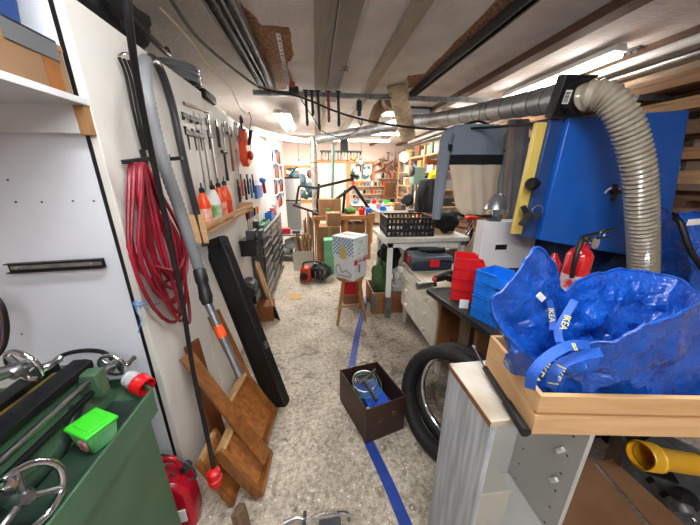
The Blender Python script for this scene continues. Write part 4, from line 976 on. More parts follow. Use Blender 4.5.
# ---- fire extinguisher
t = thing('fire_extinguisher', 'red fire extinguisher with black valve behind the blue bag', 'fire extinguisher', at(578, 300, y=1.3)); q = at(580, 255, y=1.15)
zf = zb_
MB().lathe([(.05, 0), (.056, .01), (.056, q.z-zf-.0), (.042, q.z-zf+.025), (.02, q.z-zf+.045), (.018, q.z-zf+.065)], (q.x, 1.15, zf), Z, 28).build('cylinder', mat('extinguisher_red', 'c40f16', .2, coat=.6), t)
zt_ = q.z+.065
MB().cyl((q.x, 1.15, zt_-.01), (q.x, 1.15, zt_+.03), .018).build('valve', steel, t)
MB().beam((q.x-.01, 1.15, zt_+.03), (q.x+.09, 1.10, zt_+.075), .022, .010).beam((q.x-.01, 1.15, zt_+.02), (q.x+.08, 1.10, zt_+.035), .022, .008).build('lever', blackp, t)
MB().ring((q.x+.045, 1.11, zt_+.05), (.2, -1, 0), .02, .0025, 18, 6).build('pull_ring', steel, t)
MB().tube([(q.x-.01, 1.14, zt_+.015), (q.x-.06, 1.11, zt_+.03), (q.x-.09, 1.09, zt_-.06), (q.x-.08, 1.09, zt_-.16)], .011, 8, smooth_n=5).build('discharge_hose', blackp, t)
MB().lathe([(.03, -.0), (.03, .012)], (q.x+.025, 1.125, zt_+.005), (.2, -1, .1), 16).build('pressure_gauge', chrome, t)
MB().lathe([(.0566, .16), (.0566, .27)], (q.x, 1.15, zf), Z, 28, cap=False).build('instruction_label', mat('red_white_label', 'e0dfdf', .5, c2='b83038', scale=22), t)
# another, small red flask left of it
q = at(556, 262, y=1.43); single(MB().lathe([(.04, 0), (.045, .01), (.045, q.z-zb_), (.02, q.z-zb_+.04), (.012, q.z-zb_+.06)], (q.x-.02, 1.43, zb_), Z, 18), 'spray_can', mat('extinguisher_red', ''), 'smaller red canister half hidden left of the fire extinguisher', 'canister')
# ---- second blue bag hanging at the right edge
t = thing('carrier_bag', 'second blue bag hung at the right edge with a white label and black strap', 'bag', (2.2, 1.35, 1.2))
def fn(u, v):
    e0, e1 = at(680+26*u, 216-4*u, y=1.2), at(684+26*u, 330-62*u+60*u*u, y=1.15)
    p = e0.lerp(e1, v); p.y -= .10*sin(pi*v)*(.4+u)+.0; p += cr(p, .02, 9); return p
def fnb(u, v):
    p = fn(u, v); p.y += .16+.06*sin(pi*v); return p
g = MB(); g.grid(fn, 16, 20); g.grid(fnb, 16, 20)
for k in range(16):
    pass
g.build('bag_body', bagm, t, ang=70, solid=.003)
q = at(694, 222, y=1.08); MB().cbox(q, (.07, .004, .03), Matrix.Rotation(-.05, 3, 'Y')).build('bag_label', paper, t)
MB().tube([at(676, 218, y=1.2), at(681, 224, y=1.15), at(690, 250, y=1.1), at(704, 270, y=1.1)], .014, 8, smooth_n=5).build('strap', blackp, t)
# ---- lumber rack behind the machine
t = thing('lumber_rack', 'steel arm rack on the right wall holding stacked lumber', 'rack', (2.5, 2.2, 0))
for y_ in (1.9, 3.0, 4.1): MB().box(2.86, 2.9, y_, y_+.04, 0, 2.2).build('upright', dkgalv, t)
for y_ in (1.9, 3.0, 4.1):
    for z_ in (.75, .9, 1.05, 1.2, 1.35, 1.5, 1.65, 1.8, 1.95, 2.1): MB().box(2.3, 2.86, y_, y_+.04, z_-.03, z_).build('arm', dkgalv, t)
lw = [wood('lumber_a', '9a7047', '7c5533', 'y'), wood('lumber_b', 'b08a5e', '8e6a42', 'y'), wood('lumber_c', '6d4a2e', '523420', 'y')]
looks = ['brown', 'pale', 'dark']
for li_, z_ in enumerate((.75, .9, 1.05, 1.2, 1.35, 1.5, 1.65, 1.8, 1.95, 2.1)):
    for k in range(6):
        w_ = random.choice((.07, .09, .12)); h_ = random.choice((.02, .03, .045)); mi = (li_*2+k*5) % 3; x_ = 2.34+.08*k
        y_ = random.uniform(1.0, 1.5); row = k // 3; zz = z_+.002+row*.05
        x_ = 2.34+(k % 3)*.16
        if row and h_ > .05: h_ = .04
        b = MB().box(x_, x_+w_+.02, y_, 4.3+random.uniform(-.3, .3), zz, zz+(.048 if row == 0 else h_))
        single(b, 'lumber_board', lw[mi], '%s lumber board lying lengthwise on the wall rack behind the blue machine' % looks[mi], 'board', 'boards on the lumber rack')
# ================================================================== motorcycle wheels, brown box, dresser, table, stool
def tyre_wheel(label, c, ax, R, rt_, rim=True):
    t = thing('motorcycle_wheel' if rim else 'motorcycle_tyre', label, 'wheel' if rim else 'tyre', V((c[0], c[1], 0)))
    c, ax = V(c), V(ax).normalized(); a = ax.cross(Z).normalized(); b_ = ax.cross(a)
    g = MB(); rg = []
    prof = []
    for k in range(16):
        th = 2*pi*k/16; prof.append((R-rt_+rt_*cos(th), rt_*.95*sin(th)))
    prof = [(r_, z_) for r_, z_ in prof if r_ > R-rt_*1.75]
    S = 64
    for i in range(S):
        e = a*cos(2*pi*i/S)+b_*sin(2*pi*i/S); rg.append([c+e*(r_+(.0025 if (i % 2 and r_ > R-rt_*.5) else 0))+ax*z_ for r_, z_ in prof])
    g.rings(rg, False, True); g.build('tyre', rubber, t, ang=60)
    g = MB()
    for z_ in (-.3, 0, .3): g.ring(c+ax*rt_*z_, ax, R+.0005-rt_*(.05 if z_ == 0 else .1), .0018, 64, 4)
    g.build('tread_groove', blackp, t)
    if rim:
        g = MB(); Rr = R-rt_*1.72; rg = []
        pr = [(Rr+.012, -rt_*.55), (Rr-.008, -rt_*.5), (Rr-.016, -rt_*.2), (Rr-.018, 0), (Rr-.016, rt_*.2), (Rr-.008, rt_*.5), (Rr+.012, rt_*.55), (Rr+.002, 0)]
        for i in range(S):
            e = a*cos(2*pi*i/S)+b_*sin(2*pi*i/S); rg.append([c+e*r_+ax*z_ for r_, z_ in pr])
        g.rings(rg, False, True); rm = g.build('rim', chrome, t, ang=60)
        MB().lathe([(.018, -.07), (.045, -.065), (.045, -.055), (.025, -.045), (.025, .045), (.045, .055), (.045, .065), (.018, .07)], c, ax, 24).build('hub', steel, t)
        for k in range(36):
            sg = 1 if k % 2 else -1; th = 2*pi*k/36; th2 = th+(.5 if (k//2) % 2 else -.5)
            e = a*cos(th)+b_*sin(th); h = a*cos(th2)+b_*sin(th2)
            MB().cyl(c+h*.043+ax*.06*sg, c+e*(Rr-.014), .0018, seg=6).build('spoke', steel, t)
        MB().ring(c-ax*.062, ax, .105, .018, 30, 6, .12).build('brake_disc', steel, t)
    return t
wc = V((.70, 1.14, .33))
tyre_wheel('bare black motorcycle tyre standing in front, nearest the brown box', (.70, 1.125, .312), (.88, .48, -.33), .325, .044, False)
tyre_wheel('spoked motorcycle wheel with chrome rim standing behind the bare tyre', (.79, 1.185, .30), (.88, .48, -.33), .31, .038)
# ---- brown box on the floor
P4 = [V((.119, 1.545, 0)), V((.245, 1.19, 0)), V((.505, 1.262, 0)), V((.40, 1.60, 0))]
hb_ = at(366, 410, y=1.19).z
t = thing('fruit_box', 'dark brown open cardboard box on the floor over the blue tape', 'box', (P4[0]+P4[2])/2)
th = .006; H4 = [hb_]*4
names = ['side_wall', 'front_wall', 'side_wall', 'back_wall']
cc = (P4[0]+P4[2])/2
for i in range(4):
    a, c = P4[i], P4[(i+1) % 4]; n_ = (cc-(a+c)/2); n_.z = 0; n_.normalize()
    MB().hexa([a, c, c+n_*th, a+n_*th, a+Z*hb_, c+Z*hb_, c+Z*hb_+n_*th, a+Z*hb_+n_*th]).build(names[i], darkcard, t, bevel=.001)
MB().hexa([p.lerp(cc, .02)+Z*.001 for p in P4]+[p.lerp(cc, .02)+Z*.007 for p in P4]).build('bottom', darkcard, t)
a, c = P4[1], P4[2]
b = MB(); dd = (c-a).normalized(); nn = dd.cross(Z)
for f_, z_ in ((.35, .55), (.7, .62)): b.ring(a+dd*(c-a).length*f_+Z*hb_*z_+nn*.0012, nn, .013, .0015, 16, 4)
b.build('punched_mark', mat('mark_tan', '6b4c3a', .6), t)
m_ = (P4[3]+P4[0])/2
# contents
zi = hb_-.05
single(MB().hexa([(.30, 1.25, .13), (.44, 1.29, .13), (.36, 1.52, .16), (.22, 1.48, .16), (.30, 1.25, .165), (.44, 1.29, .165), (.36, 1.52, .19), (.22, 1.48, .19)]), 'blue_packet', mat('royal_blue_packet', '2050c0', .35), 'blue packet with white print lying in the brown box', 'packet', bevel=.004)
single(MB().hexa([(.28, 1.235, .03), (.47, 1.28, .03), (.36, 1.56, .03), (.16, 1.51, .03), (.28, 1.235, .125), (.47, 1.28, .165), (.36, 1.56, .125), (.16, 1.51, .125)]), 'green_machine_case', mat('dark_green_case', '1f3a30', .4), 'dark green case filling the brown box under the strainer', 'case', bevel=.008)
single(MB().hexa([(.265, 1.245, .165), (.34, 1.262, .165), (.32, 1.31, .165), (.25, 1.30, .165), (.265, 1.245, .14), (.34, 1.262, .14), (.32, 1.31, .14), (.25, 1.30, .14)]), 'yellow_packet', mat('packet_yellow', 'e3cd35', .4, c2='e8e6dc', scale=30), 'small yellow and white packet in the near corner of the brown box', 'packet')
t = thing('wire_strainer', 'round wire mesh strainer with dark handle lying on top in the brown box', 'strainer', (.28, 1.40, .16))
q = V((.275, 1.43, hb_-.01)); ax = V((-.05, -.25, 1))
MB().ring(q, ax, .078, .004, 32, 8).build('rim', steel, t)
b = MB(); axn = ax.normalized(); A_ = axn.orthogonal().normalized(); B2 = axn.cross(A_)
for r_ in (.065, .052, .039, .026, .013): b.ring(q-axn*(.01*(1-(r_/.078))), axn, r_, .0011, 24, 4)
for k in range(24): e = A_*cos(2*pi*k/24)+B2*sin(2*pi*k/24); b.cyl(q-axn*.008, q+e*.078, .0011, seg=4)
b.build('mesh', mat('wire_grey', '8f9396', .35, .9), t)
MB().lathe([(.02, -.004), (.02, .01)], q, axn, 16).build('hub', dkgrey, t)
MB().tube([q, q+V((.01, -.05, .012)), q+V((.045, -.17, .0))], [.009, .011, .013], 10).build('handle', mat('dark_green_handle', '28332f', .4), t)
MB().tube([q, q+V((.05, .04, .014)), q+V((.09, .075, .02))], .009, 8).build('handle', mat('dark_green_handle', ''), t)
b = MB(); q2 = V((.29, 1.42, hb_-.05))
for (sx, sy) in ((.06, .08), (.075, .095)):
    pts = [q2+V((-sx, -sy, .02)), q2+V((sx, -sy*.8, .02)), q2+V((sx, sy, .02)), q2+V((-sx, sy, .02))]; b.tube(pts, .0028, 6, closed=True, smooth_n=5)
single(b, 'wire_rack', mat('green_wire', '4b7a5f', .4), 'green wire basket frame around the strainer in the brown box', 'wire rack')
a, c = at(351, 371, z=hb_), at(366, 366, z=hb_)
single(MB().tube([a-Z*.05, a+Z*.02, a+Z*.035+X*.01, c+Z*.035-X*.01, c+Z*.02, c-Z*.05], .0035, 8, smooth_n=4), 'wire_hoop', chrome, 'bent bright wire hoop sticking up at the far end of the brown box', 'wire')

# ---- white dresser
xd, ya_, yb2, hd = .88, 1.66, 2.58, .69
t = thing('dresser', 'old white four drawer dresser with a bare wood near end', 'dresser', (xd+.25, 2.08, 0))
dw = mat('aged_white_paint', 'ece8dd', .5, c2='dad4c4', scale=5); dbody = mat('shaded_carcass', '9c9585', .6)  # carcass colour darkened so the gaps between drawers look shaded
MB().box(xd+.012, xd+.48, ya_+.03, yb2, .22, hd-.02).build('body', dbody, t, label='carcass greyed to put shade into the drawer gaps')
MB().box(xd-.01, xd+.5, ya_, yb2+.01, hd-.02, hd).build('top', mat('worn_top', 'cbbfa9', .5, c2='a8957a', scale=4), t, bevel=.003)
MB().hexa([(xd-.004, ya_, .17), (xd+.5, ya_, .17), (xd+.5, ya_+.028, .17), (xd-.004, ya_+.028, .17), (xd-.004, ya_, hd-.02), (xd+.5, ya_, hd-.02), (xd+.5, ya_+.028, hd-.02), (xd-.004, ya_+.028, hd-.02)]).build('end_panel', mat('bare_end_wood', 'a06b3c', .6, c2='82522b', scale=4, stretch=(8, 8, 1)), t, label='bare brown wood end panel')
for k, (z0, z1) in enumerate(((.54, .655), (.40, .53), (.24, .39))):
    for (s0, s1) in (((ya_+.05, yb2-.03),) if k else ((ya_+.05, yb2-.03),)):
        dr = MB().box(xd-.006, xd+.012, s0, s1, z0, z1).build('drawer', dw, t, bevel=.003)
        for f_ in (.22, .78): 
            yk_ = s0+(s1-s0)*f_; MB().lathe([(.012, 0), (.010, .010), (.021, .022), (.020, .032), (.005, .038)], (xd-.006, yk_, (z0+z1)/2), -X, 14).build('knob', dw, dr)
for (lx, ly) in ((xd+.02, ya_+.02), (xd+.02, yb2-.06), (xd+.44, ya_+.02), (xd+.44, yb2-.06)):
    MB().hexa([(lx+.01, ly+.01, 0), (lx+.035, ly+.01, 0), (lx+.035, ly+.035, 0), (lx+.01, ly+.035, 0), (lx, ly, .24), (lx+.045, ly, .24), (lx+.045, ly+.045, .24), (lx, ly+.045, .24)]).build('leg', dw, t)
# tool case on it
a = at(405, 268, y=2.3); c0_ = at(404, 262, z=hd)
t = thing('tool_case', 'dark blue tool case with red latches lying on the dresser', 'tool case', (1.08, 2.42, hd), radians(-3)); M_ = LM(t)
MB(M_).box(-.19, .19, -.13, .13, .0, .09).build('case_base', mat('case_navy', '1c2a3c', .4), t, bevel=.008)
MB(M_).box(-.19, .19, -.13, .13, .093, .135).build('case_lid', mat('case_grey', '4a545e', .45), t, bevel=.008)
MB(M_).box(-.13, .13, -.09, .09, .135, .142).build('lid_panel', mat('case_grey', ''), t, bevel=.003)
for yy in (-.0,): MB(M_).box(-.205, -.188, yy-.03, yy+.03, .05, .12).build('latch', red, t, label='red latch', bevel=.003)
MB(M_).box(-.03, .06, -.142, -.128, .04, .11).build('latch', red, t, label='red latch', bevel=.003)
MB(M_).tube([(.08, -.13, .1), (.09, -.16, .11), (.14, -.16, .11), (.15, -.13, .1)], .008, 8, smooth_n=3).build('carry_handle', blackp, t)
t = thing('cordless_drill', 'dark cordless power tool lying on the dresser behind the tool case', 'drill', (1.15, 2.3, hd+.14))
q = V((1.10, 2.42, hd+.172)); MB().tube([q+V((-.11, .03, 0)), q, q+V((.13, -.02, 0))], [.02, .032, .028], 14, smooth_n=3).build('motor', blackp, t); MB().lathe([(.014, 0), (.02, .02), (.012, .05)], q+V((.12, -.02, 0)), (1, -.15, 0), 12).build('chuck', steel, t)
t = thing('silver_flask', 'silver metal cylinder lying on the near end of the dresser', 'flask', (1.0, 1.8, hd)); q = at(424, 286, z=hd+.032)
MB().lathe([(.020, 0), (.03, .006), (.03, .13), (.018, .14)], q-V((.06, 0, 0)), (1, .15, 0), 20).build('flask_body', steel, t)
MB().lathe([(.019, .14), (.019, .17), (.012, .175)], q-V((.06, 0, 0)), (1, .15, 0), 16).build('cap', blackp, t)
t = thing('rotary_tool', 'black hand drill with dull orange tip lying on the dark bench beside the red bins', 'drill', (1.15, 1.85, hd)); q = at(441, 277, z=.842)
MB().tube([q+V((-.07, -.05, .005)), q+V((0, 0, .0)), q+V((.10, .06, 0))], [.022, .034, .034], 14, smooth_n=3).build('motor', blackp, t)
MB().beam(q+V((.03, .03, 0)), q+V((.10, -.08, -.012)), .035, .045).build('grip', blackp, t, bevel=.006); MB().lathe([(.01, 0), (.018, .01), (.014, .03)], q+V((-.09, -.065, .008)), (1, .7, 0), 12).build('tip', mat('dark_orange', 'b8381a', .4), t)
t = thing('caulking_gun', 'red and black hand tool lying behind the silver cylinder on the dresser', 'hand tool', (1.2, 2.0, hd)); q = V((xd+.30, 2.0, hd+.03))
MB().tube([q+V((-.1, 0, 0)), q+V((.1, .02, 0))], .022, 12).build('barrel', dkgrey, t); MB().beam(q+V((.09, .0, .0)), q+V((.12, -.10, 0)), .02, .03).build('grip', red, t)

# ---- white worktable with steel legs, crate on it
zt2, tx0, ty0 = .93, .74, 2.66
t = thing('worktable', 'white topped table on thick pale steel legs under the black crate', 'table', (1.2, 3.1, 0))
tm = mat('worn_white_table', 'd9d7cf', .5, c2='bfbbb0', scale=6)
MB().box(tx0-.05, 1.62, ty0-.03, 3.28, zt2-.045, zt2).build('table_top', tm, t, bevel=.004)
MB().box(tx0, 1.58, ty0, ty0+.03, zt2-.10, zt2-.045).box(tx0, tx0+.03, ty0, 3.2, zt2-.10, zt2-.045).build('apron', mat('pale_steel', 'dedfdc', .45), t)
for lx, ly in ((tx0, ty0), (1.54, ty0), (tx0, 3.18), (1.54, 3.18)): MB().box(lx, lx+.05, ly, ly+.05, 0 if lx > 1 or ly > 3 else .25, zt2-.045).build('leg', mat('pale_steel', ''), t)
MB().box(tx0-.005, tx0+.055, ty0-.01, ty0+.055, .0, .26).build('leg_bracket', galv, t, label='grey metal lower leg bracket')
# black crate
def crate(label, p, rz, w, d, h, m, group=None, nm='bottle_crate', rows=3):
    t = thing(nm, label, 'crate', p, rz, group); M_ = LM(t); th = .006
    b = MB(M_)
    for sx, sy, L_, hor in ((0, -d/2, w, True), (0, d/2, w, True), (-w/2, 0, d, False), (w/2, 0, d, False)):
        n = int(L_/.045)
        for r_ in range(rows+1):
            z_ = h*r_/rows
            z0, z1 = max(0, z_-.016), min(h, z_+.016)
            if hor: b.box(-w/2, w/2, sy-th/2, sy+th/2, z0, z1)
            else: b.box(sx-th/2, sx+th/2, -d/2, d/2, z0, z1)
        for k in range(n+1):
            o_ = -L_/2+L_*k/n
            if hor: b.box(o_-.009, o_+.009, sy-th/2-.001, sy+th/2+.001, 0, h)
            else: b.box(sx-th/2-.001, sx+th/2+.001, o_-.009, o_+.009, 0, h)
    b.build('side_lattice', m, t); MB(M_).box(-w/2, w/2, -d/2, d/2, 0, .006).build('base', m, t)
    b = MB(M_)
    for sy in (-d/2, d/2): b.box(-w/2-.008, w/2+.008, sy-.01, sy+.01, h-.014, h+.004)
    for sx in (-w/2, w/2): b.box(sx-.01, sx+.01, -d/2, d/2, h-.014, h+.004)
    b.build('rim', m, t); return t
a = at(380, 236, z=zt2); q = V((1.0, 2.92, zt2))
crate('black lattice crate standing on the white topped table', q, radians(-4), .50, .40, .20, blackp)
b = MB()
for k in range(7): b.blob((q.x-.15+.05*k, q.y+random.uniform(-.08, .08), zt2+.05+.03*(k % 2)), (.04, .05, .04), 8, 6)
# pieces in the crate
for k, (dx, dy, m, lab) in enumerate(((-.12, .0, paper, 'crumpled white rag in the black crate'), (.02, .04, dkgrey, 'dark grey case in the black crate'), (.14, -.03, steel, 'small metal part in the black crate'))):
    o = lump((q.x+dx, q.y+dy, zt2+.065), (.05, .07, .05), k+11, m, ['rag', 'small_case', 'metal_part'][k], .2); tag(o, lab, ['rag', 'case', 'metal part'][k])
b = MB().box(1.28, 1.55, 2.85, 3.2, zt2, zt2+.05); single(b, 'shallow_crate', pine, 'shallow wooden frame lying on the white table right of the black crate', 'frame')
# wooden box under the table on runners
t = thing('pallet_crate', 'brown wooden crate on runners under the white topped table', 'crate', (.95, 2.95, 0))
def wb(x0, x1, y0, y1, z0, z1, nm='board', m=None): MB().box(x0, x1, y0, y1, z0, z1).build(nm, m or mat('crate_brown', '96653c', .6, c2='7b4f2b', scale=5, stretch=(1, 8, 8)), t, bevel=.002)
wb(.60, 1.35, 2.74, 2.76, .08, .18); wb(.60, 1.35, 2.74, 2.76, .185, .28); wb(.60, .62, 2.765, 3.16, .08, .18); wb(.60, .62, 2.765, 3.16, .185, .28); wb(1.33, 1.35, 2.765, 3.16, .08, .28); wb(.62, 1.33, 3.14, 3.16, .08, .28); wb(.62, 1.33, 2.765, 3.14, .07, .085, 'bottom_board')
for yy in (2.76, 3.08): wb(.60, 1.35, yy, yy+.07, 0, .07, 'runner')
MB().box(.592, .60, 2.73, 2.77, .08, .28).box(.592, .64, 2.732, 2.74, .08, .28).build('corner_iron', galv, t)
def bucket(label, p, r, h, m, handle=True, group=None):
    t = thing('plastic_bucket', label, 'bucket', p, group=group); M_ = LM(t)
    MB(M_).lathe([(r*.85, 0), (r*.98, h*.9), (r*1.05, h*.9), (r*1.05, h), (r*.97, h), (r*.83, .01)], seg=24).build('bucket_body', m, t)
    MB(M_).lathe([(r*1.07, h-.012), (r*1.07, h+.006), (r*.6, h+.012)], seg=24).build('lid', m, t)
    MB(M_).tube([(-r, 0, h*.85), (-r*.8, -r*.9, h*.6), (r*.8, -r*.9, h*.6), (r, 0, h*.85)], .003, 6, smooth_n=4).build('bucket_handle', steel, t); return t
wbk = mat('white_bucket', 'd6d8d4', .4)
bucket('white plastic bucket standing in the wooden crate under the table, lower of two', (.98, 2.92, .086), .11, .20, wbk)
bucket('white plastic bucket stacked on another under the table', (.98, 2.92, .30), .105, .18, wbk)
bucket('white bucket in the wooden crate, half hidden by the dresser', (1.22, 3.0, .086), .1, .2, wbk)
tag(lump((.76, 2.98, .36), (.12, .16, .24), 21, mat('green_cloth', '3c5a2c', .8, c2='2a421f', scale=12), 'green_bag', .25), 'dark green bag stuffed in the wooden crate beside the buckets', 'bag')
tag(lump((.86, 3.05, .60), (.13, .1, .2), 22, blkcloth, 'black_bag', .3), 'black bundle stuffed above the green bag under the table', 'bag')
tag(lump((1.25, 3.05, .62), (.18, .1, .2), 23, mat('murky_cloth', '2b3034', .8), 'dark_bundle', .3), 'dark grey bundle stored behind the stacked buckets', 'bundle')
# ---- stool with boxes
t = thing('wooden_stool', 'small brown three-legged wooden stool carrying two printed boxes', 'stool', (.35, 2.72, 0))
sz_ = .50; sc_ = V((.345, 2.76, sz_)); sm = wood('stool_wood', 'a87443', '875a30', 'z', .45)
MB().lathe([(.12, -.028), (.15, -.022), (.155, -.01), (.15, 0), (.1, -.002)], sc_, Z, 28).build('seat', sm, t)
feet = [V((.18, 2.56, 0)), V((.50, 2.62, 0)), V((.24, 2.97, 0)), V((.50, 2.95, 0))]
tops = [sc_+V((-.08, -.10, -.02)), sc_+V((.09, -.08, -.02)), sc_+V((-.06, .09, -.02)), sc_+V((.08, .08, -.02))]
for a, c in zip(feet, tops): MB().tube([a, a.lerp(c, .5), c], [.013, .019, .015], 12, smooth_n=4).build('leg', sm, t)
t['label'] = 'small brown wooden stool carrying two printed boxes'
for k, (i, j, f_) in enumerate(((0, 1, .42), (0, 2, .5), (1, 3, .5), (2, 3, .4))): MB().cyl(feet[i].lerp(tops[i], f_), feet[j].lerp(tops[j], f_), .009, .009, 10).build('stretcher', sm, t)
bw = mat('box_white', 'd8d9dc', .5, c2='c8cacd', scale=3); bz = sz_+.001
def pbox(label, x0, x1, y0, y1, z0, z1, rz, m, nm='printed_box'):
    t = thing(nm, label, 'box', ((x0+x1)/2, (y0+y1)/2, z0), radians(rz)); hx, hy = (x1-x0)/2, (y1-y0)/2
    MB(LM(t)).box(-hx, hx, -hy, hy, 0, z1-z0).build('box_body', m, t, bevel=.002); return t, hx, hy, z1-z0
t, hx, hy, hh = pbox('white product box with red corner labels, lower of two on the stool', .215, .475, 2.64, 2.88, bz, bz+.235, -43, bw); M_ = LM(t)
MB(M_).box(hx, hx+.0015, -hy+.01, -hy+.07, .165, .215).build('red_label', red, t); MB(M_).box(hx, hx+.0015, hy-.06, hy-.01, .175, .215).build('red_label', red, t)
b = MB(M_); b.box(hx, hx+.0012, -hy+.09, hy-.08, .185, .20); b.box(hx, hx+.0012, -.03, .0, .07, .16); b.build('printed_lines', mat('grey_print', '6d7074', .6), t)
b = MB(M_); b.tube([(-.10, -hy-.001, .04), (-.10, -hy-.001, .12), (-.06, -hy-.001, .15), (-.02, -hy-.001, .07), (.04, -hy-.001, .10), (.10, -hy-.001, .04), (-.08, -hy-.001, .03)], .004, 6, smooth_n=4); b.build('printed_machine', mat('print_black', ''), t)
t, hx, hy, hh = pbox('box printed with a blue check pattern, upper of two on the stool', .205, .485, 2.62, 2.88, bz+.237, bz+.46, -43, mat('pale_blue_box', 'b9c6cf', .45, c2='dfe2e0', scale=12)); M_ = LM(t)
b = MB(M_)
for i in range(13):
    for j in range(9):
        if (i+j) % 2 == 0: b.box(-hx+.01+i*.02, -hx+.03+i*.02, -hy-.0012, -hy, .03+j*.02, .05+j*.02)
b.build('check_print', mat('check_blue', '5b7f9d', .5), t)
b = MB(M_); b.prism([(-.04, -hy-.003, .0), (.05, -hy-.003, .0), (.04, -hy-.003, .08), (.02, -hy-.003, .14), (-.01, -hy-.003, .14), (-.03, -hy-.003, .08)], (0, .001, 0)); b.build('yellow_print', mat('print_ochre', 'c2a85a', .5), t)
MB(M_).box(hx, hx+.0012, -.07, .08, .04, .18).build('pale_picture', mat('pic_green', '9fb5bb', .5, c2='d9ddcf', scale=25), t)
MB(M_).box(-hx, hx, -.02, .02, hh, hh+.001).build('packing_tape', mat('clear_tape', 'c9c6bb', .15), t)
t = thing('red_bag', 'red shopping bag with white lettering standing behind the stool legs', 'bag', (.42, 3.05, 0)); q = V((.36, 3.08, 0))
MB().hexa([(.30, 3.06, .12), (.52, 3.02, .12), (.53, 3.14, .12), (.31, 3.18, .12), (.29, 3.05, .46), (.53, 3.0, .46), (.53, 3.10, .46), (.30, 3.14, .46)]).build('bag_body', mat('bag_red', 'd01222', .5), t, bevel=.01)
text('REA', 'lettering', paper, t, (.385, 3.032, .37), (1, -.2, .12), (0, 0, 1), .09)
b = MB().box(.30, .53, 3.06, 3.16, 0, .11); single(b, 'small_carton', cardb, 'small carton on the floor supporting the red shopping bag', 'carton')
b = MB().beam(at(343, 316, z=.0)+Z*.012+V((0, -.0, 0)), at(343, 316, z=0)+V((.10, .14, .012)), .05, .024); 
# ================================================================== hanging clothes
def folds(name, outline_fn, m, parent, amp=.02, nf=5, thick=.05, nu=26, nv=24):
    """closed cloth body: outline_fn(v)->(left point, right point) top v=0 to bottom v=1; folded front and back sheets"""
    g = MB(); rg = []
    for j in range(nv+1):
        v = j/nv; a, c = outline_fn(v); w = c-a; d = w.normalized(); n_ = d.cross(Z).normalized(); row = []
        M2 = 2*nu
        for i in range(M2):
            s_ = (i/nu if i < nu else 2-i/nu); side = -1 if i < nu else 1
            env = sin(pi*min(max(s_, .0), 1))**.5
            f_ = amp*sin(nf*2*pi*s_+1.3*noise.noise(V((s_*3, v*1.5, 4))))*(.3+.7*v)*env
            row.append(a+w*s_ + n_*(side*thick*env*-1 + f_) + cr(a+w*s_, amp*.25, 8))
        rg.append(row)
    g.rings(rg); return g.build(name, m, parent, ang=75)
ys = 2.3
t = thing('sweater', 'grey sweater with black band and cream lower half hanging from the strut', 'sweater', at(475, 215, y=ys))
swg = mat('sweater_grey', '7c8592', .9, bump=.3, scale=90); swc = mat('sweater_cream', 'dccab2', .9, c2='d2bfa6', scale=4, bump=.3, bscale=90)
def lerp_out(rows):
    R_ = [(at(l, v, y=ys), at(r, v, y=ys), v) for v, l, r in rows]
    def fn(x):
        x *= len(R_)-1; k = min(int(x), len(R_)-2); f_ = x-k; return R_[k][0].lerp(R_[k+1][0], f_), R_[k][1].lerp(R_[k+1][1], f_)
    return fn
folds('torso', lerp_out([(125, 455, 500), (129, 446, 508), (142, 448, 508), (155, 449, 507)]), swg, t, .008, 2.5, .05)
folds('chest_band', lerp_out([(155, 448.5, 508), (160, 448, 508), (165, 448, 508)]), mat('band_black', '121316', .9), t, .008, 2.5, .053)
folds('lower_body', lerp_out([(165, 449, 507), (180, 452, 504), (198, 454, 502), (209, 456, 500), (214, 461, 495)]), swc, t, .014, 4.5, .05)
# sleeves
P = [at(448, 134, y=ys), at(444, 155, y=ys-.02), at(441, 180, y=ys-.05), at(438, 205, y=ys-.07), at(436, 219, y=ys-.07)]
MB().tube(P, [.05, .05, .048, .042, .034], 16, smooth_n=6, rf=None).build('sleeve', swg, t, ang=80)
q = at(445.5, 149, y=ys-.01); MB().lathe([(.053, -.028), (.054, .028)], q, (P[0]-P[2]), 18).build('sleeve_band', mat('band_black', ''), t)
P = [at(507, 134, y=ys), at(508, 155, y=ys-.02), at(504, 180, y=ys-.05), at(501, 205, y=ys-.07), at(497, 219, y=ys-.07)]
MB().tube(P, [.05, .05, .046, .042, .034], 16, smooth_n=6).build('sleeve', swg, t, ang=80)
q = at(508, 149, y=ys-.01); MB().lathe([(.053, -.028), (.052, .028)], q, (P[0]-P[2]), 18).build('sleeve_band', mat('band_black', ''), t)
q = at(478, 124, y=ys); MB().tube([q+V((-.18, 0, -.04)), q+V((0, 0, .02)), q+V((.18, 0, -.04))], .01, 8, smooth_n=4).tube([q+Z*.02, q+Z*.12, q+V((.03, 0, .16)), q+V((.05, 0, .12))], .003, 6, smooth_n=4).build('clothes_hanger', blackp, t)
t = thing('trousers', 'grey brown trousers hanging between the sweater and the yellow striped machine side', 'trousers', at(516, 215, y=2.15))
ys = 2.15
trm = mat('taupe_cloth', '8f8880', .9, c2='7d766f', scale=5, bump=.3, bscale=80)
folds('trouser_leg', lerp_out([(120, 513, 529), (150, 511, 527), (185, 508, 524), (222, 504, 519)]), trm, t, .012, 2.5, .04)
folds('trouser_leg', lerp_out([(120, 508, 516), (150, 506, 513), (185, 503, 511), (215, 500, 509)]), mat('taupe_cloth_pinkish', '9a8b80', .9, c2='85776c', scale=5), t, .012, 2, .035)
ys = 4.6
t = thing('jacket', 'dark grey jacket hanging over a chair back behind the black crate', 'jacket', at(427, 210, y=ys))
folds('jacket_body', lerp_out([(179, 424, 436), (186, 419, 438), (198, 415, 440), (212, 414, 440)]), mat('jacket_dark', '23282b', .8, c2='181c1f', scale=5), t, .03, 3, .10)
P = [at(424, 182, y=ys-.1), at(419, 196, y=ys-.15), at(421, 210, y=ys-.12)]; MB().tube(P, [.07, .065, .05], 14, smooth_n=5).build('sleeve', mat('jacket_dark', ''), t)
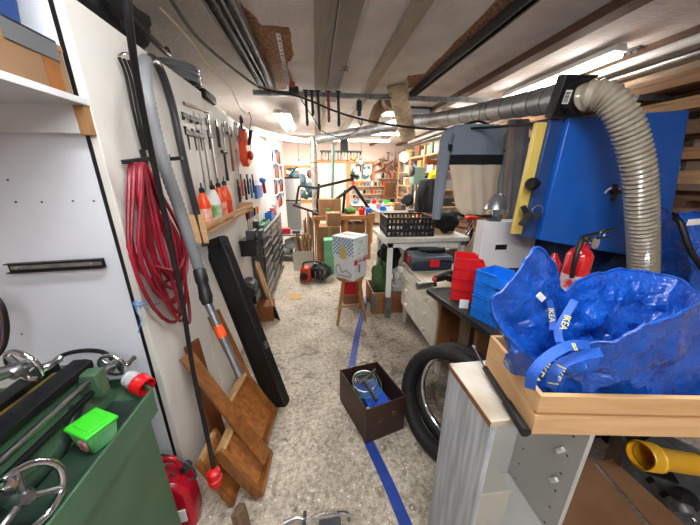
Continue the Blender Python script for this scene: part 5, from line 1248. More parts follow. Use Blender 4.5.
# ================================================================== bicycles behind the sweater, red saddle etc.
t = thing('child_bicycle', 'small bicycle with red saddle and curved bars behind the hanging sweater', 'bicycle', at(470, 240, y=3.4)); yb_ = 3.5
q = at(452, 228, y=yb_)
MB().ring(at(452, 232, y=yb_), (.3, 1, 0), .26, .02, 36, 8).build('tyre', rubber, t); MB().ring(at(452, 232, y=yb_), (.3, 1, 0), .235, .01, 36, 6).build('rim', steel, t)
q = at(472, 218, y=yb_-.15); MB().hexa([q+V(p) for p in ((-.09, -.05, -.02), (.08, -.03, -.02), (.08, .03, -.02), (-.09, .05, -.02), (-.09, -.06, .03), (.08, -.03, .02), (.08, .03, .02), (-.09, .06, .03))]).build('saddle', mat('saddle_red', 'e02a10', .35), t, bevel=.015)
b = MB(); b.tube([q-Z*.02, q+V((-.05, .05, -.35))], .012, 8); b.tube([q+V((-.02, .02, -.15)), at(449, 225, y=yb_)], .013, 8); b.build('frame_tube', mat('frame_crimson', '7a1830', .35), t)
for k, dx in enumerate((-.04, .0, .04)): MB().tube([q+V((dx, -.03, -.03)), q+V((dx-.04, -.02, -.14)), q+V((dx-.12, 0, -.30))], .006, 8, smooth_n=4).build('spoke_bar', chrome, t)
tag(lump((1.46, 2.9, 1.06), (.13, .16, .13), 31, blkcloth, 'black_bag', .2), 'bulky black bag between the bicycle and the white box', 'bag')
single(MB().hexa([V(p) for p in ((1.15, 3.36, 0), (1.95, 3.36, 0), (1.95, 3.75, 0), (1.15, 3.75, 0), (1.15, 3.36, .6), (1.95, 3.36, .6), (1.95, 3.75, .6), (1.15, 3.75, .6))]), 'low_cupboard', mat('cupboard_grey', '6b6660', .6), 'grey brown low cupboard behind the white topped table, below the small bicycle', 'cupboard')
# ================================================================== ceiling clutter
def cable(label, px, r, m=blackp, nm='cable', n_=8): single(MB().tube([at(u, v, y=y) for u, v, y in px], r, 8, smooth_n=n_), nm, m, label, 'cable')
cable('long thick black cable sagging across the room below the strut channel', [(168, -5, 1.7), (200, 40, 2.2), (240, 74, 2.9), (262, 88, 3.3), (300, 97, 3.3), (340, 113, 3.1), (380, 123, 2.8), (430, 129, 2.5), (480, 128, 2.2), (530, 124, 1.75), (552, 121, 1.6)], .010)
cable('pale yellow cord drooping from the ceiling toward the orange hoist', [(160, 8, 1.7), (190, 40, 2.1), (210, 68, 2.6), (230, 88, 2.9), (240, 108, 3.1), (247, 114, 3.2), (250, 112, 3.2)], .004, mat('pale_cord', 'cfc183', .6))
cable('thin blue cord hanging below the yellow one', [(249, 112, 3.2), (251, 120, 3.2), (249, 135, 3.2), (251, 150, 3.2)], .004, mat('thin_blue_cord', '3b3f8c', .5))
cable('thin black wire looped in front of the vertical pipe', [(300, 98, 4), (316, 122, 4.2), (322, 131, 4.4), (340, 137, 4.6), (358, 130, 4.6), (362, 118, 4.4)], .006)
# quick grips hanging from the strut
for i, (u, m, lab) in enumerate(((306, blackp, 'leftmost black clamp hanging from the strut channel'), (312, blackp, 'short black clamp beside the leftmost one on the strut'), (318, blackp, 'long black clamp hanging just left of the red handled one'), (328, mat('clamp_red', '8f1a20', .4), 'red handled clamp hanging from the strut channel'), (338, blackp, 'black clamp hanging right of the red handled one on the strut'))):
    L_ = (.26, .16, .30, .22, .26)[i]; q = at(u, 98, z=2.375); q.y = yc-.03; q.z = 2.375
    t = thing('spring_clamp', lab, 'clamp', q, group='clamps hanging from the strut channel')
    MB(LM(t)).beam((0, 0, .05), (.004, 0, -L_), .022, .03).build('clamp_arm', m, t, bevel=.004)
    MB(LM(t)).beam((-.03, 0, .052), (.03, 0, .052), .03, .016).build('jaw', blackm, t, bevel=.003)
    MB(LM(t)).lathe([(.014, 0), (.019, -.03), (.014, -.07)], (.004, 0, -L_+.04), Z, 12).build('grip', m, t)
q = at(294, 90, y=yc-.05); t = thing('cable_winder', 'small dark plug box with orange knob on the end of the strut channel', 'plug', q)
MB().cbox(q, (.10, .06, .06)).build('box_body', blackp, t, bevel=.008); MB().lathe([(.03, 0), (.03, .03)], q+V((-.01, -.03, .04)), -Y, 16).build('knob', mat('dull_orange_knob', 'a54a28', .5), t)
q = at(359, 108, y=yc-.06)
t = thing('hoist_trolley', 'dark pulley block with hook hanging from the middle of the strut channel', 'pulley', q)
MB().cbox(q+Z*.02, (.06, .05, .10)).build('block', blackm, t, bevel=.008); MB().lathe([(.035, -.02), (.03, 0), (.035, .02)], q-Z*.05, X, 18).build('sheave', dkgrey, t)
MB().tube([q-Z*.08, q-Z*.14, q+V((.03, 0, -.17)), q+V((.04, 0, -.13))], .008, 8, smooth_n=4).build('hook', steel, t)
MB().beam(q+Z*.06, (q.x, yc, zc), .02, .02).beam(q+V((-.06, 0, .10)), q+V((.06, 0, .10)), .02, .012).build('bracket', steel, t)
# second flexible hose dropping from the ceiling and its elbow
t = thing('ribbed_hose', 'cream ribbed hose dropping from the ceiling behind the strut channel', 'hose', at(404, 135, y=3.9))
P = catmull([at(u, v, y=y) for u, v, y in ((396, 84, 3.3), (399, 97, 3.4), (402, 110, 3.55), (405, 124, 3.7), (408, 137, 3.8))], 16)
MB().tube(P, .1, 24, rf=lambda t_, i: .092+(.012 if i % 4 < 2 else -.006)).build('hose_body', mat('cream_ribbed', 'd2c0a2', .5, c2='bba888', scale=12), t, ang=25)
P = [at(372, 124, y=3.9), at(378, 110, y=3.9), at(386, 104, y=3.9), at(392, 100, y=3.6)]
single(MB().tube(P, [.06, .08, .09, .09], 20, smooth_n=6), 'pipe_elbow', mat('old_beige_pipe', '8b7760', .6), 'beige curved pipe elbow joining the cream ribbed hose', 'pipe')
t = thing('ventilation_unit', 'grey rounded fan unit on the ceiling behind the ribbed hose', 'fan unit', at(418, 108, y=4.2)); a = at(399, 100, y=4.2); c = at(436, 122, y=4.2)
MB().box(a.x, c.x, 4.2, 4.7, c.z+.08, a.z+.05).build('housing', mat('unit_grey', '585d66', .5), t, bevel=.05)
MB().box(a.x+.12, c.x-.12, 4.18, 4.3, c.z+.10, c.z+.16).build('vent', mat('unit_vent', 'aab4c4', .4), t)
# white insulated pipes at left and the vertical wrapped pipe
single(MB().tube([at(252, 130, y=4.6), at(280, 138, y=5.3), at(308, 142, y=5.7)], .055, 20, smooth_n=4), 'white_pipe', mat('pvc_white', 'e2e0dc', .4), 'white plastic pipe running below the ceiling from the tool wall to the vertical pipe', 'pipe')
t = thing('vertical_pipe', 'vertical silver wrapped pipe dropping in front of the left window', 'pipe', at(314, 213, y=5.75)); a = at(313, 139, y=5.75)
MB().tube([(a.x, 5.75, a.z+.03), (a.x, 5.75, .9)], .068, 20).build('pipe_body', mat('foil_wrap', 'b9b4ad', .35, .6, c2='8e8983', scale=14, bump=.5), t)
for z_ in (2.1, 1.8, 1.3, 1.0): MB().ring((a.x, 5.75, z_), Z, .07, .006, 22, 6).build('clamp_band', blackp, t)
# ================================================================== left far: partition with tools, boiler, hand cart
xp = at(277, 190, y=5.2).x-.02
pt = MB().box(xp-.04, xp, 4.96, 6.4, 0, 2.2); struct(pt.build('wall_partition', offwhite))
g3 = 'pliers on the white partition'
for r_ in range(4):
    for k in range(7):
        p = V((xp+.015, 5.02+.19*k, 2.02-.27*r_))
        kk = (r_*7+k) % 5
        if kk in (0, 3): pliers(p, 'pliers with dark grips hung on the white partition' if kk == 0 else 'pliers with red grips hung on the white partition', blackp if kk == 0 else red, group='dark gripped pliers on the partition' if kk == 0 else 'red gripped pliers on the partition', s=1.25)
        elif kk == 1: spanner(p, 'bare steel spanner hung on the white partition', .22, group='spanners on the partition')
        elif kk == 2: screwdriver(p, 'screwdriver with blue handle hung on the white partition', blue, .2, 'blue screwdrivers on the partition')
        else: hammer(p, 'hammer with dark head hung on the white partition', L=.24, group='hammers on the partition')
t = thing('pillar_post', 'white post running up to the ceiling at the end of the partition', 'post', (xp, 6.4, 0)); MB().box(xp-.05, xp+.03, 6.41, 6.48, 0, CZ).build('post_body', offwhite, t)
q = at(292, 190, y=7.6)
t = thing('boiler', 'white cylindrical boiler with black top fittings in the far left corner', 'boiler', (q.x, 7.6, .9))
zb0, zb1 = at(292, 202, y=7.6).z, at(292, 177, y=7.6).z
MB().lathe([(.20, zb0), (.215, zb0+.02), (.215, zb1-.02), (.19, zb1)], (q.x, 7.6, 0), Z, 28).build('tank', mat('boiler_white', 'c5cacb', .35), t)
MB().lathe([(.218, zb0+.03), (.218, zb0+.07)], (q.x, 7.6, 0), Z, 28).lathe([(.218, zb1-.04), (.218, zb1-.0)], (q.x, 7.6, 0), Z, 28).build('band', blackp, t)
MB().lathe([(.05, zb1), (.05, zb1+.06), (.02, zb1+.1)], (q.x, 7.6, 0), Z, 14).build('valve', blackp, t)
MB().tube([(q.x, 7.6, zb1+.05), (q.x+.1, 7.6, zb1+.2), (q.x+.2, 7.6, zb1+.25)], .02, 8, smooth_n=4).build('pipe', blackp, t)
MB().box(q.x-.2, q.x+.2, 7.4, 7.8, 0, zb0).build('boiler_stand', mat('stand_grey', '74767a', .5), t)
# low cart with red tin
t = thing('low_cart', 'grey metal low cart beside the drawer chest with shelves', 'cart', (-.55, 5.2, 0)); zk = .52
a = at(266, 259, z=zk); c = at(291, 257, z=zk)
X0, X1, Y0, Y1 = -.74, a.x*0+(-.24), 4.96, 5.45
for z_ in (zk, .16): MB().box(X0, X1, Y0, Y1, z_-.03, z_).build('tray', galv, t, bevel=.003)
for lx in (X0+.02, X1-.04):
    for ly in (Y0+.01, Y1-.04): MB().box(lx, lx+.03, ly, ly+.03, 0, zk).build('leg', steel, t)
single(MB().box(-.66, -.5, 5.02, 5.16, zk, zk+.10), 'red_tin', mat('dark_red_tin', '9c1626', .4), 'dark red box on the low cart', 'tin', bevel=.004)
single(MB().box(-.46, -.32, 5.05, 5.2, zk, zk+.05), 'tool_tray', dkgrey, 'dark small tray beside the red box on the low cart', 'tray', bevel=.003)
tag(lump((-.45, 5.18, .29), (.2, .16, .13), 41, mat('plastic_sack', 'b9bcc0', .3, coat=.4), 'plastic_sack', .25), 'pale plastic sack lying on the lower tray of the low cart', 'sack')
# box of firewood-like offcuts
t = thing('offcut_box', 'open cardboard box full of wooden sticks left of the orange engine', 'box', (-.22, 4.6, 0)); wq = paper
MB().box(-.42, -.41, 4.45, 4.75, 0, .33).box(-.10, -.09, 4.45, 4.75, 0, .33).box(-.41, -.10, 4.45, 4.46, 0, .33).box(-.41, -.10, 4.74, 4.75, 0, .33).box(-.41, -.1, 4.46, 4.74, 0, .01).build('box_body', mat('box_dirty_white', 'c6bfb3', .6), t)
for k in range(14):
    p = V((-.36+.018*k+random.uniform(-.01, .01), 4.5+random.uniform(0, .18), .02)); e = p+V((random.uniform(-.06, .08), random.uniform(-.05, .05), .45+random.uniform(0, .18)))
    single(MB().beam(p, e, .022, .014), 'wooden_stick', pinez if k % 2 else oldwoodz, 'wooden stick standing in the open cardboard box left of the orange engine', 'stick', 'sticks in the offcut box')
# orange engine on the floor
t = thing('chainsaw', 'orange and black petrol engine tool lying on the floor before the workbench', 'power tool', (-.05, 3.95, 0)); q = V((-.13, 3.95, .14))
MB().hexa([q+V(p) for p in ((-.17, -.1, -.13), (.02, -.12, -.13), (.02, .1, -.13), (-.17, .1, -.13), (-.14, -.07, .08), (.0, -.09, .1), (.0, .07, .1), (-.14, .07, .08))]).build('engine_cover', mat('tool_orange', 'd9441a', .4, c2='b8330f', scale=8), t, bevel=.025)
o = lump(q+V((.16, 0, .0)), (.17, .14, .14), 51, mat('tool_black', '16181a', .45), 'motor_body', .22, t)
MB().tube([q+V((-.1, -.04, .08)), q+V((-.08, -.06, .17)), q+V((.1, -.06, .18)), q+V((.2, -.03, .12))], .014, 10, smooth_n=5).build('handle', blackp, t)
MB().lathe([(.05, 0), (.06, .01), (.06, .03), (.03, .04)], q+V((-.09, -.10, -.03)), -Y, 18).build('starter_cover', blackp, t); MB().lathe([(.045, 0), (.045, .03)], q+V((.20, -.12, -.03)), -Y, 16).build('filter_cap', dkgrey, t)
for k in range(3): MB().cyl(q+V((.08+.07*k, -.14, .05)), q+V((.08+.07*k, -.12, -.12)), .008).build('bolt', steel, t)
single(MB().hexa([at(289, 293, z=0), at(300, 294, z=0), at(302, 299, z=0), at(290, 300, z=0)]+[p+Z*.006 for p in (at(289, 293, z=0), at(300, 294, z=0), at(302, 299, z=0), at(290, 300, z=0))]), 'cardboard_scrap', mat('tan_scrap', 'b59460', .8), 'tan cardboard scrap lying on the floor in front of the orange engine', 'cardboard')
# ================================================================== central workbench, boxes, bike frame
zB = .86; bx0, bx1, by0, by1 = at(309, 214, y=4.9).x, 1.05, 4.9, 5.6
zB = at(340, 216, y=4.9).z
t = thing('wooden_workbench', 'heavy old wooden workbench in the middle of the workshop', 'workbench', (.5, 5.2, 0))
bwood = mat('bench_wood', 'a3713f', .6, c2='85592e', scale=4, stretch=(1, 8, 8))
MB().box(-.05, bx1, by0, by1, zB-.08, zB).build('bench_top', bwood, t, bevel=.004)
for lx in (-.02, .5, .93):
    for ly in (by0+.02, by1-.1): MB().box(lx, lx+.08, ly, ly+.08, 0, zB-.08).build('leg', bwood, t)
MB().box(-.02, 1.0, by0+.03, by0+.06, .42, .5).build('stretcher', bwood, t); MB().box(-.02, 1.0, by0+.03, by1-.03, .40, .42).build('shelf_board', bwood, t)
MB().box(bx1-.1, bx1+.02, by0-.03, by0+.1, zB-.14, zB+.04).build('vice_block', bwood, t)
# vertical lumber left of the bench
for k in range(12):
    x_ = -.22+.035*(k % 6); y_ = 5.0+.05*(k//6)+random.uniform(-.01, .01); h_ = random.uniform(.75, .98)
    single(MB().beam((x_, y_, 0), (x_+random.uniform(-.03, .03), y_+.12, h_), .024, .045, up=Y), 'upright_lath', [oldwoodz, walnutz, mat('grey_lath', '7f766b', .7)][k % 3], 'narrow lath standing upright at the left end of the wooden workbench', 'lath', 'laths beside the wooden workbench')
def cbox_thing(label, x0, x1, y0, y1, z0, z1, rz=0, m=card, nm='cardboard_box', flaps=False):
    t = thing(nm, label, 'cardboard box', ((x0+x1)/2, (y0+y1)/2, z0), radians(rz)); hx, hy, h = (x1-x0)/2, (y1-y0)/2, z1-z0
    MB(LM(t)).box(-hx, hx, -hy, hy, 0, h).build('box_body', m, t, bevel=.002)
    MB(LM(t)).box(-.03, .03, -hy-.001, -hy, h*.6, h).box(-.03, .03, -hy, hy, h, h+.001).build('packing_tape', mat('tan_tape', '9c7a52', .3), t)
    if flaps:
        MB(LM(t)).hexa([(-hx, -hy-.12, h*.45), (hx, -hy-.12, h*.45), (hx, -hy-.118, h*.47), (-hx, -hy-.118, h*.47), (-hx, -hy, h-.004), (hx, -hy, h-.004), (hx, -hy+.004, h), (-hx, -hy+.004, h)]).build('flap', cardb, t)
    return t, hx, hy, h
P_ = lambda u, v, y: at(u, v, y=y)
a, c = P_(319, 222, 4.5), P_(343, 205, 4.5); 
t, hx, hy, h = cbox_thing('open topped cardboard box with printed lines on the near edge of the workbench', a.x, c.x, 4.97, 5.25, zB, zB+(c.z-a.z)+.02, 4)
b = MB(LM(t))
for k in range(3): b.box(-hx+.06, hx-.08-.03*k, -hy-.0015, -hy, h*.72-.03*k, h*.72-.03*k+.008)
b.build('printed_lines', mat('brown_print', '6e4f33', .7), t)
cbox_thing('big plain cardboard box on the floor before the workbench', P_(320, 250, 4.4).x, P_(341, 250, 4.4).x, 4.4, 4.75, 0, P_(330, 227, 4.4).z, -3, cardb)
cbox_thing('smaller cardboard box stacked on the big plain one', P_(327, 220, 4.4).x, P_(341, 220, 4.4).x, 4.45, 4.72, P_(330, 227, 4.4).z, P_(330, 213, 4.5).z, 2)
cbox_thing('wide cardboard box under the right half of the workbench', .52, .88, 5.0, 5.4, .425, .68, 0)
t = thing('green_crate', 'pale green folding box standing on the floor behind the wooden stool', 'box', at(330, 272, z=0)); a, c = at(325, 275, z=0), at(336, 240, y=at(325, 275, z=0).y)
MB().box(a.x, a.x+.32, a.y, a.y+.2, .0, c.z).build('box_body', mat('mint_green', '7cc79a', .5, c2='6ab888', scale=4), t, bevel=.003)
b = MB()
for k in range(1, 4): b.box(a.x-.001, a.x+.321, a.y-.002, a.y, c.z*k/4-.004, c.z*k/4+.004)
b.build('fold_line', mat('mint_shadow', '5fa87c', .5), t)
# bike frame on the bench, in a stand
t = thing('bicycle_frame', 'bare black bicycle frame with fork clamped above the wooden workbench', 'bicycle frame', at(335, 215, y=5.1)); yf = 5.1
bb_, st, ht, hb2, ra, fa = (at(u, v, y=yf) for u, v in ((317, 213), (319, 187), (352, 178), (354, 186), (293, 205), (371, 212)))
b = MB(); b.tube([st, ht-Z*.02], .026, 10).tube([bb_, hb2], .03, 10).tube([st+Z*.06, bb_], .026, 10).tube([st-Z*.02, at(299, 186, y=yf)], .02, 8).tube([at(299, 186, y=yf), at(296, 204, y=yf)], .02, 8).tube([bb_, ra], .02, 8); b.build('frame_tubes', blackm, t)
for s_ in (-.05, .05): MB().tube([hb2+Z*.0+Y*s_*.4, hb2.lerp(fa, .3)+Y*s_, fa+Y*s_], [.034, .03, .02], 10, smooth_n=3).build('fork_blade', blackm, t)
MB().tube([ht-Z*.06, ht+Z*.05], .026, 12).build('head_tube', blackm, t); MB().beam(at(350, 175, y=yf), at(358, 177, y=yf), .05, .04).build('stem', blackm, t)
MB().tube([bb_-Y*.05, bb_+Y*.05], .03, 12).build('bottom_bracket', steel, t)
MB().tube([at(345, 190, y=yf), at(343, 213, y=yf)], .026, 8).build('support_leg', blackm, t)
MB().tube([at(333, 145, y=yf+.3), at(332, 212, y=yf+.3)], .03, 10).build('stand_post', mat('green_grey_post', '6e8f86', .5), t)
# saw-like clutter on bench
bits = [(328, 'green spray can on the workbench', mat('bench_green', '3f8a4a', .4), 'spray_can', 'can'), (350, 'green tangled rope bundle on the workbench', mat('rope_green', '5f8f3c', .8), 'rope_bundle', 'rope'), (362, 'red petrol can on the right end of the workbench', red, 'fuel_can', 'can'), (338, 'blue container on the workbench behind the cardboard box', blue, 'plastic_container', 'container'), (369, 'blue small tub at the front right of the workbench', mat('tub_blue', '1f6fd0', .4), 'plastic_tub', 'tub')]
for k, (u, lab, m, nm, ct_) in enumerate(bits):
    y_ = 5.25 if k % 2 else 5.0; q = at(u, 200, y=y_); p = V((q.x, y_, zB))
    if nm == 'rope_bundle': tag(lump(p+Z*.05, (.12, .09, .06), 61, m, nm, .3), lab, ct_)
    else:
        t = thing(nm, lab, ct_, p); MB(LM(t)).lathe([(.05, 0), (.055, .01), (.055, .11), (.03, .14)], seg=18).build('can_body', m, t); MB(LM(t)).lathe([(.018, .14), (.018, .165)], seg=12).build('cap', blackp, t)
tag(lump((.02, 5.1, zB+.05), (.1, .12, .07), 63, dkgrey, 'tool_pouch', .3), 'dark tool pouch on the left end of the workbench', 'pouch')
# red round sign behind
q = at(317, 174, y=8.85); single(MB().lathe([(.14, 0), (.14, .02)], V((q.x-.1, 8.9, q.z)), -Y, 24), 'round_sign', mat('sign_red', 'd01a22', .4), 'round red disc hanging beside the door frame', 'sign')
# tools hung on a high rail before the far wall
xr0, xr1 = at(320, 155, y=5.9).x, at(362, 155, y=5.9).x; zr = at(340, 152, y=5.9).z
single(MB().box(xr0, xr1, 5.9, 5.93, zr-.01, zr+.03), 'tool_rail', mat('rail_grey', '6d7073', .5), 'hanging rail below the ceiling with a row of small tools', 'rail')
for k in range(13):
    x_ = xr0+.04+k*(xr1-xr0-.08)/12; L_ = random.uniform(.10, .22)
    if k % 3 == 0: pliers(V((x_, 5.89, zr)), 'pliers hanging from the high rail before the far wall', blackp, 'x', .9, 'pliers on the high rail')
    elif k % 3 == 1: screwdriver(V((x_, 5.89, zr)), 'thin steel tool hanging from the high rail before the far wall', steel, L_, 'thin tools on the high rail')
    else: spanner(V((x_, 5.89, zr)), 'dark spanner hanging from the high rail before the far wall', L_, 'x', blackm, 'spanners on the high rail')
t = thing('speaker', 'small grey box hung above the tool rail under the duct', 'box', at(344, 145, y=5.95)); q = at(344, 145, y=5.95)
MB().cbox(q, (.16, .12, .26)).build('box_body', mat('unit_grey', ''), t, bevel=.01)
single(MB().tube([at(350, 158, y=6), at(353, 160, y=6), at(356, 158, y=6), at(354, 163, y=6)], .02, 8, smooth_n=4), 'yellow_hook', mat('hook_yellow', 'e8b51e', .4), 'yellow hook hanging at the right end of the high tool rail', 'hook')
# ================================================================== far wall benches and shelves
t = thing('far_workbench', 'long white far workbench running under the window right of the door', 'workbench', (2.1, 8.5, 0))
fx0 = at(352, 205, y=8.4).x; zF = at(380, 204, y=8.35).z
MB().box(fx0, 3.4, 8.35, 8.95, zF-.05, zF).build('bench_top', mat('far_white', 'dcd6cf', .5), t, bevel=.004)
for x_ in (fx0+.03, 2.4, 3.3): MB().box(x_, x_+.06, 8.4, 8.46, 0, zF-.05).build('leg', pinez, t)
MB().box(fx0+.1, 3.3, 8.6, 8.62, .1, zF-.05).build('front_panel', mat('far_panel', 'b9aa98', .6), t)
def wall_shelf(label, u0, u1, v, y=8.95, dp=.2, m=None, grp='plank shelves on the far wall'):
    a, c = at(u0, v, y=y-dp), at(u1, v, y=y-dp); t = thing('plank_shelf', label, 'shelf', ((a.x+c.x)/2, y-dp/2, a.z), group=grp)
    MB().box(a.x, c.x, y-dp, y, a.z-.02, a.z).build('board', m or pine, t)
    for x_ in (a.x+.08, c.x-.08): MB().box(x_-.01, x_+.01, y-dp+.02, y, a.z-.12, a.z-.02).build('bracket', dkgrey, t)
    return a.x, c.x, a.z
sh = [wall_shelf('plank shelf of jars directly right of the far window', 378, 402, 178), wall_shelf('plank shelf below the far window holding small pots', 352, 402, 186), wall_shelf('low plank shelf just above the far white bench', 352, 400, 194)]
jc = [paper, red, steel, blackp, mat('jar_amber', 'a8692a', .3), blue, mat('jar_green', '5b8a5a', .4), card]
for si, (x0, x1, z_) in enumerate(sh):
    n = int((x1-x0)/.12)
    for k in range(n):
        h_ = random.uniform(.06, .15); x_ = x0+.06+k*.12; m = jc[(k*3+si) % 8]
        cl_ = ['white', 'red', 'metal', 'black', 'amber', 'blue', 'green', 'tan'][(k*3+si) % 8]; w_ = ['right of the far window', 'below the far window', 'just above the far bench'][si]
        o = MB().lathe([(.035, 0), (.038, .01), (.036, h_), (.022, h_+.01), (.022, h_+.025)], (x_, 8.84, z_), Z, 12)
        single(o, 'storage_jar', m, '%s jar on the plank shelf %s' % (cl_, w_), 'jar', '%s jars on the shelf %s' % (cl_, w_))
# brown cabinet and instruments on the far right of the far wall
a, c = at(384, 197, y=8.7), at(395, 182, y=8.7)
t = thing('wall_cabinet', 'small orange-brown wooden cabinet on the far wall right of the window', 'cabinet', ((a.x+c.x)/2, 8.85, a.z))
MB().box(a.x, c.x, 8.72, 8.99, a.z, c.z).build('body', mat('cab_orange', 'a5683a', .5, c2='8b5229', scale=5), t, bevel=.003); MB().box(a.x+.03, c.x-.03, 8.712, 8.72, a.z+.03, c.z-.03).build('door', mat('cab_dark', '6b3f20', .5), t)
for k in range(14):
    q = at(376+random.uniform(0, 24), 160+random.uniform(0, 14), y=8.9); d_ = V((random.uniform(-1, 1), 0, random.uniform(-.4, .7))).normalized()
    t = thing('wood_clamp', 'brown wooden tool piled on the far wall right of the window', 'tool', q, group='brown wooden tools on the far wall')
    MB().beam(q-d_*.14, q+d_*.14, .04, .05, up=Y).build('body', wood('tool_brown', '8d5434', '6b3c22', 'x'), t)
    MB().cyl(q+V((0, -.04, 0)), q+V((0, -.04, .12)), .012).build('handle', pinez, t)
single(MB().box(2.0, 3.0, 8.92, 8.99, at(390, 172, y=8.9).z-.02, at(390, 172, y=8.9).z), 'narrow_shelf', pine, 'narrow shelf under the heap of brown wooden tools on the far wall', 'shelf')
# items on far bench
for k in range(9):
    x_ = fx0+.12+k*.2; cs = [blue, paper, dkgrey, red, steel, lime, blackp, card, orange]; nmx = ['blue', 'white', 'dark grey', 'red', 'metal', 'lime green', 'black', 'tan', 'orange']
    h_ = random.uniform(.06, .16)
    single(MB().box(x_-.06, x_+.06, 8.45, 8.6, zF, zF+h_), 'small_box', cs[k], '%s small box standing on the far white bench' % nmx[k], 'box', bevel=.006)
# ================================================================== right side, mid-distance: green machine, shelves with clutter
t = thing('drill_press', 'grey green pillar drilling machine behind the black crate', 'drill press', (2.0, 6.2, 0)); q = at(417, 176, y=5.8)
MB().cbox(q, (.24, .34, .36)).build('head', mat('press_green', '6f8a7f', .4), t, bevel=.03)
MB().cyl((q.x, 6.05, 0), (q.x, 6.05, q.z+.2), .05).build('pillar', steel, t); MB().box(q.x-.2, q.x+.2, 5.7, 6.15, .8, .84).build('table', steel, t); MB().box(q.x-.2, q.x+.2, 5.75, 6.2, 0, .05).build('base', dkgrey, t)
MB().lathe([(.09, 0), (.10, .02), (.10, .06), (.06, .08)], q+V((-.12, -.1, .1)), -X, 20).build('pulley_cover', dkgrey, t)
MB().cyl(q-Z*.18, q-Z*.32, .025).build('chuck', steel, t)
MB().tube([q+V((-.13, -.1, .0)), q+V((-.35, -.12, -.02)), q+V((-.5, -.1, -.16)), q+V((-.55, -.1, -.35))], .012, 8, smooth_n=5).build('cable', blackp, t)
single(MB().lathe([(.10, 0), (.13, .03), (.13, .10), (.09, .14)], at(408, 198, y=5.6)-Z*.05, (-.5, -1, .2), 22), 'fan_motor', blackp, 'round black motor housing left of the dark jacket', 'motor')
# shelf unit on right wall with clutter
t = thing('shelf_unit', 'open wooden shelf unit on the right side crammed with boxes', 'shelf unit', (3.0, 5.4, 0))
sx0, sx1, sy0, sy1 = 2.45, 3.0, 5.3, 8.2
for z_ in (.1, .55, .95, 1.3, 1.65, 2.0): MB().box(sx0, sx1, sy0, sy1, z_-.025, z_).build('shelf_board', pine, t)
for y_ in (sy0, 6.2, 7.2, sy1-.04): MB().box(sx0, sx0+.05, y_, y_+.04, 0, 2.2).build('upright', pinez, t); MB().box(sx1-.05, sx1, y_, y_+.04, 0, 2.2).build('upright', pinez, t)
pal = [(card, 'tan'), (mat('bx_yellow', 'd8bf4a', .5), 'yellow'), (paper, 'white'), (mat('bx_ivory', 'cfc6b4', .6), 'ivory'), (mat('bx_red', 'a8342c', .5), 'red'), (mat('bx_green', '6a8a6c', .5), 'green'), (mat('bx_blue', '5377a0', .5), 'blue'), (mat('bx_grey', '9a9c9c', .5), 'light grey'), (dkgrey, 'dark grey'), (mat('bx_brown', '7d5233', .6), 'brown'), (mat('bx_orange', 'd9702c', .5), 'orange')]
lv = {.1: 'bottom', .55: 'second', .95: 'waist-high', 1.3: 'chest-high', 1.65: 'eye-level', 2.0: 'top'}
for z_ in (.55, .95, 1.3, 1.65, 2.0):
    y_ = sy0+.08
    while y_ < sy1-.3:
        w_ = random.uniform(.12, .3); h_ = random.uniform(.12, .27); m, cn = random.choice(pal)
        if not any(abs(y_-u) < .0 for u in (6.0,)):
            single(MB().box(sx0+random.uniform(.06, .14), sx1-.08, y_, y_+w_, z_+.001, z_+h_), 'storage_box', m, '%s box on the %s board of the crammed shelf unit' % (cn, lv[z_]), 'box', '%s boxes on the %s board of the shelf unit' % (cn, lv[z_]), bevel=.004)
        y_ += w_+random.uniform(.02, .06)
tag(lump(at(434, 176, y=5.0), (.10, .10, .10), 71, mat('safety_yellow', 'f0d818', .6), 'yellow_gloves', .3), 'bright yellow bundle lying above the dark jacket', 'gloves')
single(MB().box(at(425, 160, y=5).x, at(438, 160, y=5).x, 4.88, 4.93, at(430, 180, y=5).z-.15, at(430, 178, y=5).z-.10), 'narrow_board', pine, 'narrow board carrying the bright yellow bundle', 'board')
# poster sheets
for k, (u0, u1, v0, v1, m, lab) in enumerate(((417, 424, 150, 165, paper, 'white paper sheet pinned high on the right side of the far wall'), (405, 413, 166, 180, mat('poster_blue', '9db6cf', .6, c2='e3e6ea', scale=9), 'pale blue printed sheet on the far wall below the globe lamp'))):
    a, c = at(u0, v1, y=8.98), at(u1, v0, y=8.98); single(MB().box(a.x, c.x, 8.985, 8.992, a.z, c.z), 'paper_sheet', m, lab, 'paper')
# metal things at the bottom edge of the view
t = thing('metal_bracket', 'bent bright metal parts lying on the floor at the bottom edge of the view', 'metal part', at(320, 522, z=0))
q = at(320, 520, z=.0)
MB().tube([at(283, 524, z=.03), at(296, 518, z=.035), at(306, 521, z=.03), at(303, 527, z=.02)], .008, 8, smooth_n=5).build('rod', steel, t)
MB().tube([at(312, 520, z=.05), at(325, 515, z=.05), at(346, 514, z=.045), at(350, 521, z=.03)], .009, 8, smooth_n=4).build('rod', chrome, t)
MB().beam(at(305, 513, z=.01), at(304, 530, z=.05), .014, .02).build('clip', blackp, t)
MB().cbox(at(330, 525, z=.02), (.10, .04, .03)).build('plate', dkgrey, t, bevel=.004)
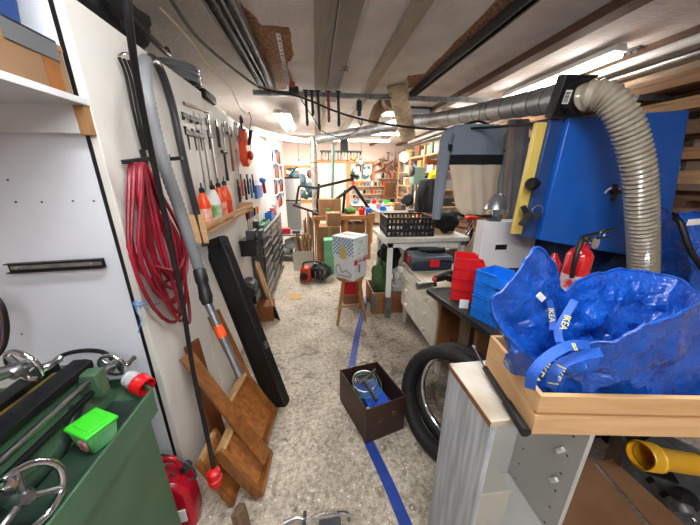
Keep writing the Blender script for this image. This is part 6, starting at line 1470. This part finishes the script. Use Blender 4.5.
# ================================================================== more of the crowded far end
x0, x1 = at(380, 170, y=8.95).x, 3.45
for r_ in range(3):
    for k in range(9):
        x_ = x0+.25+.12*k; z_ = [2.25, 1.95, 1.0][r_]
        if r_ == 2: x_ = fx0+.15+.13*k; z_ = sh[2][2]-.0-.13
        kk = (k+r_) % 3
        if kk == 0: hammer(V((x_, 8.95, z_)), 'dark hammer hung on the far wall to the right of the window', L=.22, axis='x', group='hammers on the far wall')
        elif kk == 1: screwdriver(V((x_, 8.95, z_)), 'red handled screwdriver hung on the far wall to the right of the window', red, .2, 'red screwdrivers on the far wall')
        else: spanner(V((x_, 8.95, z_)), 'steel spanner hung on the far wall to the right of the window', .2, 'x', group='spanners on the far wall')
t = thing('side_bench', 'low cluttered bench between the jacket and the far white bench', 'bench', (1.75, 5.7, 0))
zS = .88
MB().box(1.25, 1.85, 5.3, 6.3, zS-.04, zS).build('bench_top', mat('far_white', ''), t)
for lx in (1.27, 1.78):
    for ly in (5.32, 6.22): MB().box(lx, lx+.05, ly, ly+.05, 0, zS-.04).build('leg', pinez, t)
for k, (m, cn, w_, h_) in enumerate(((blue, 'blue', .12, .09), (paper, 'white', .16, .06), (card, 'tan', .14, .15), (steel, 'metal', .1, .12), (red, 'red', .09, .1), (dkgrey, 'dark grey', .15, .08), (mat('bx_yellow', ''), 'yellow', .08, .13))):
    x_ = 1.28+(k % 4)*.145; y_ = 5.36+.22*(k//4)
    single(MB().box(x_, x_+min(w_, .135), y_, y_+.16, zS, zS+h_), 'small_box', m, '%s small box on the cluttered bench beside the dark jacket' % cn, 'box', bevel=.006)
# crate and tubs under the wooden workbench, floor clutter by the engine
for k, (x_, y_, m, cn) in enumerate(((.15, 5.1, blue, 'blue'), (.32, 5.05, dkgrey, 'dark grey'))):
    t = thing('plastic_tub', '%s plastic tub on the lower shelf of the wooden workbench' % cn, 'tub', (x_, y_, .421)); MB(LM(t)).lathe([(.06, 0), (.075, .13), (.08, .13), (.08, .14), (.07, .14), (.055, .01)], seg=20).build('tub_body', m, t)
    MB(LM(t)).lathe([(.081, .14), (.081, .15), (.03, .155)], seg=20).build('lid', m, t)
# loose coil and rolled paper on the lumber rack's near end
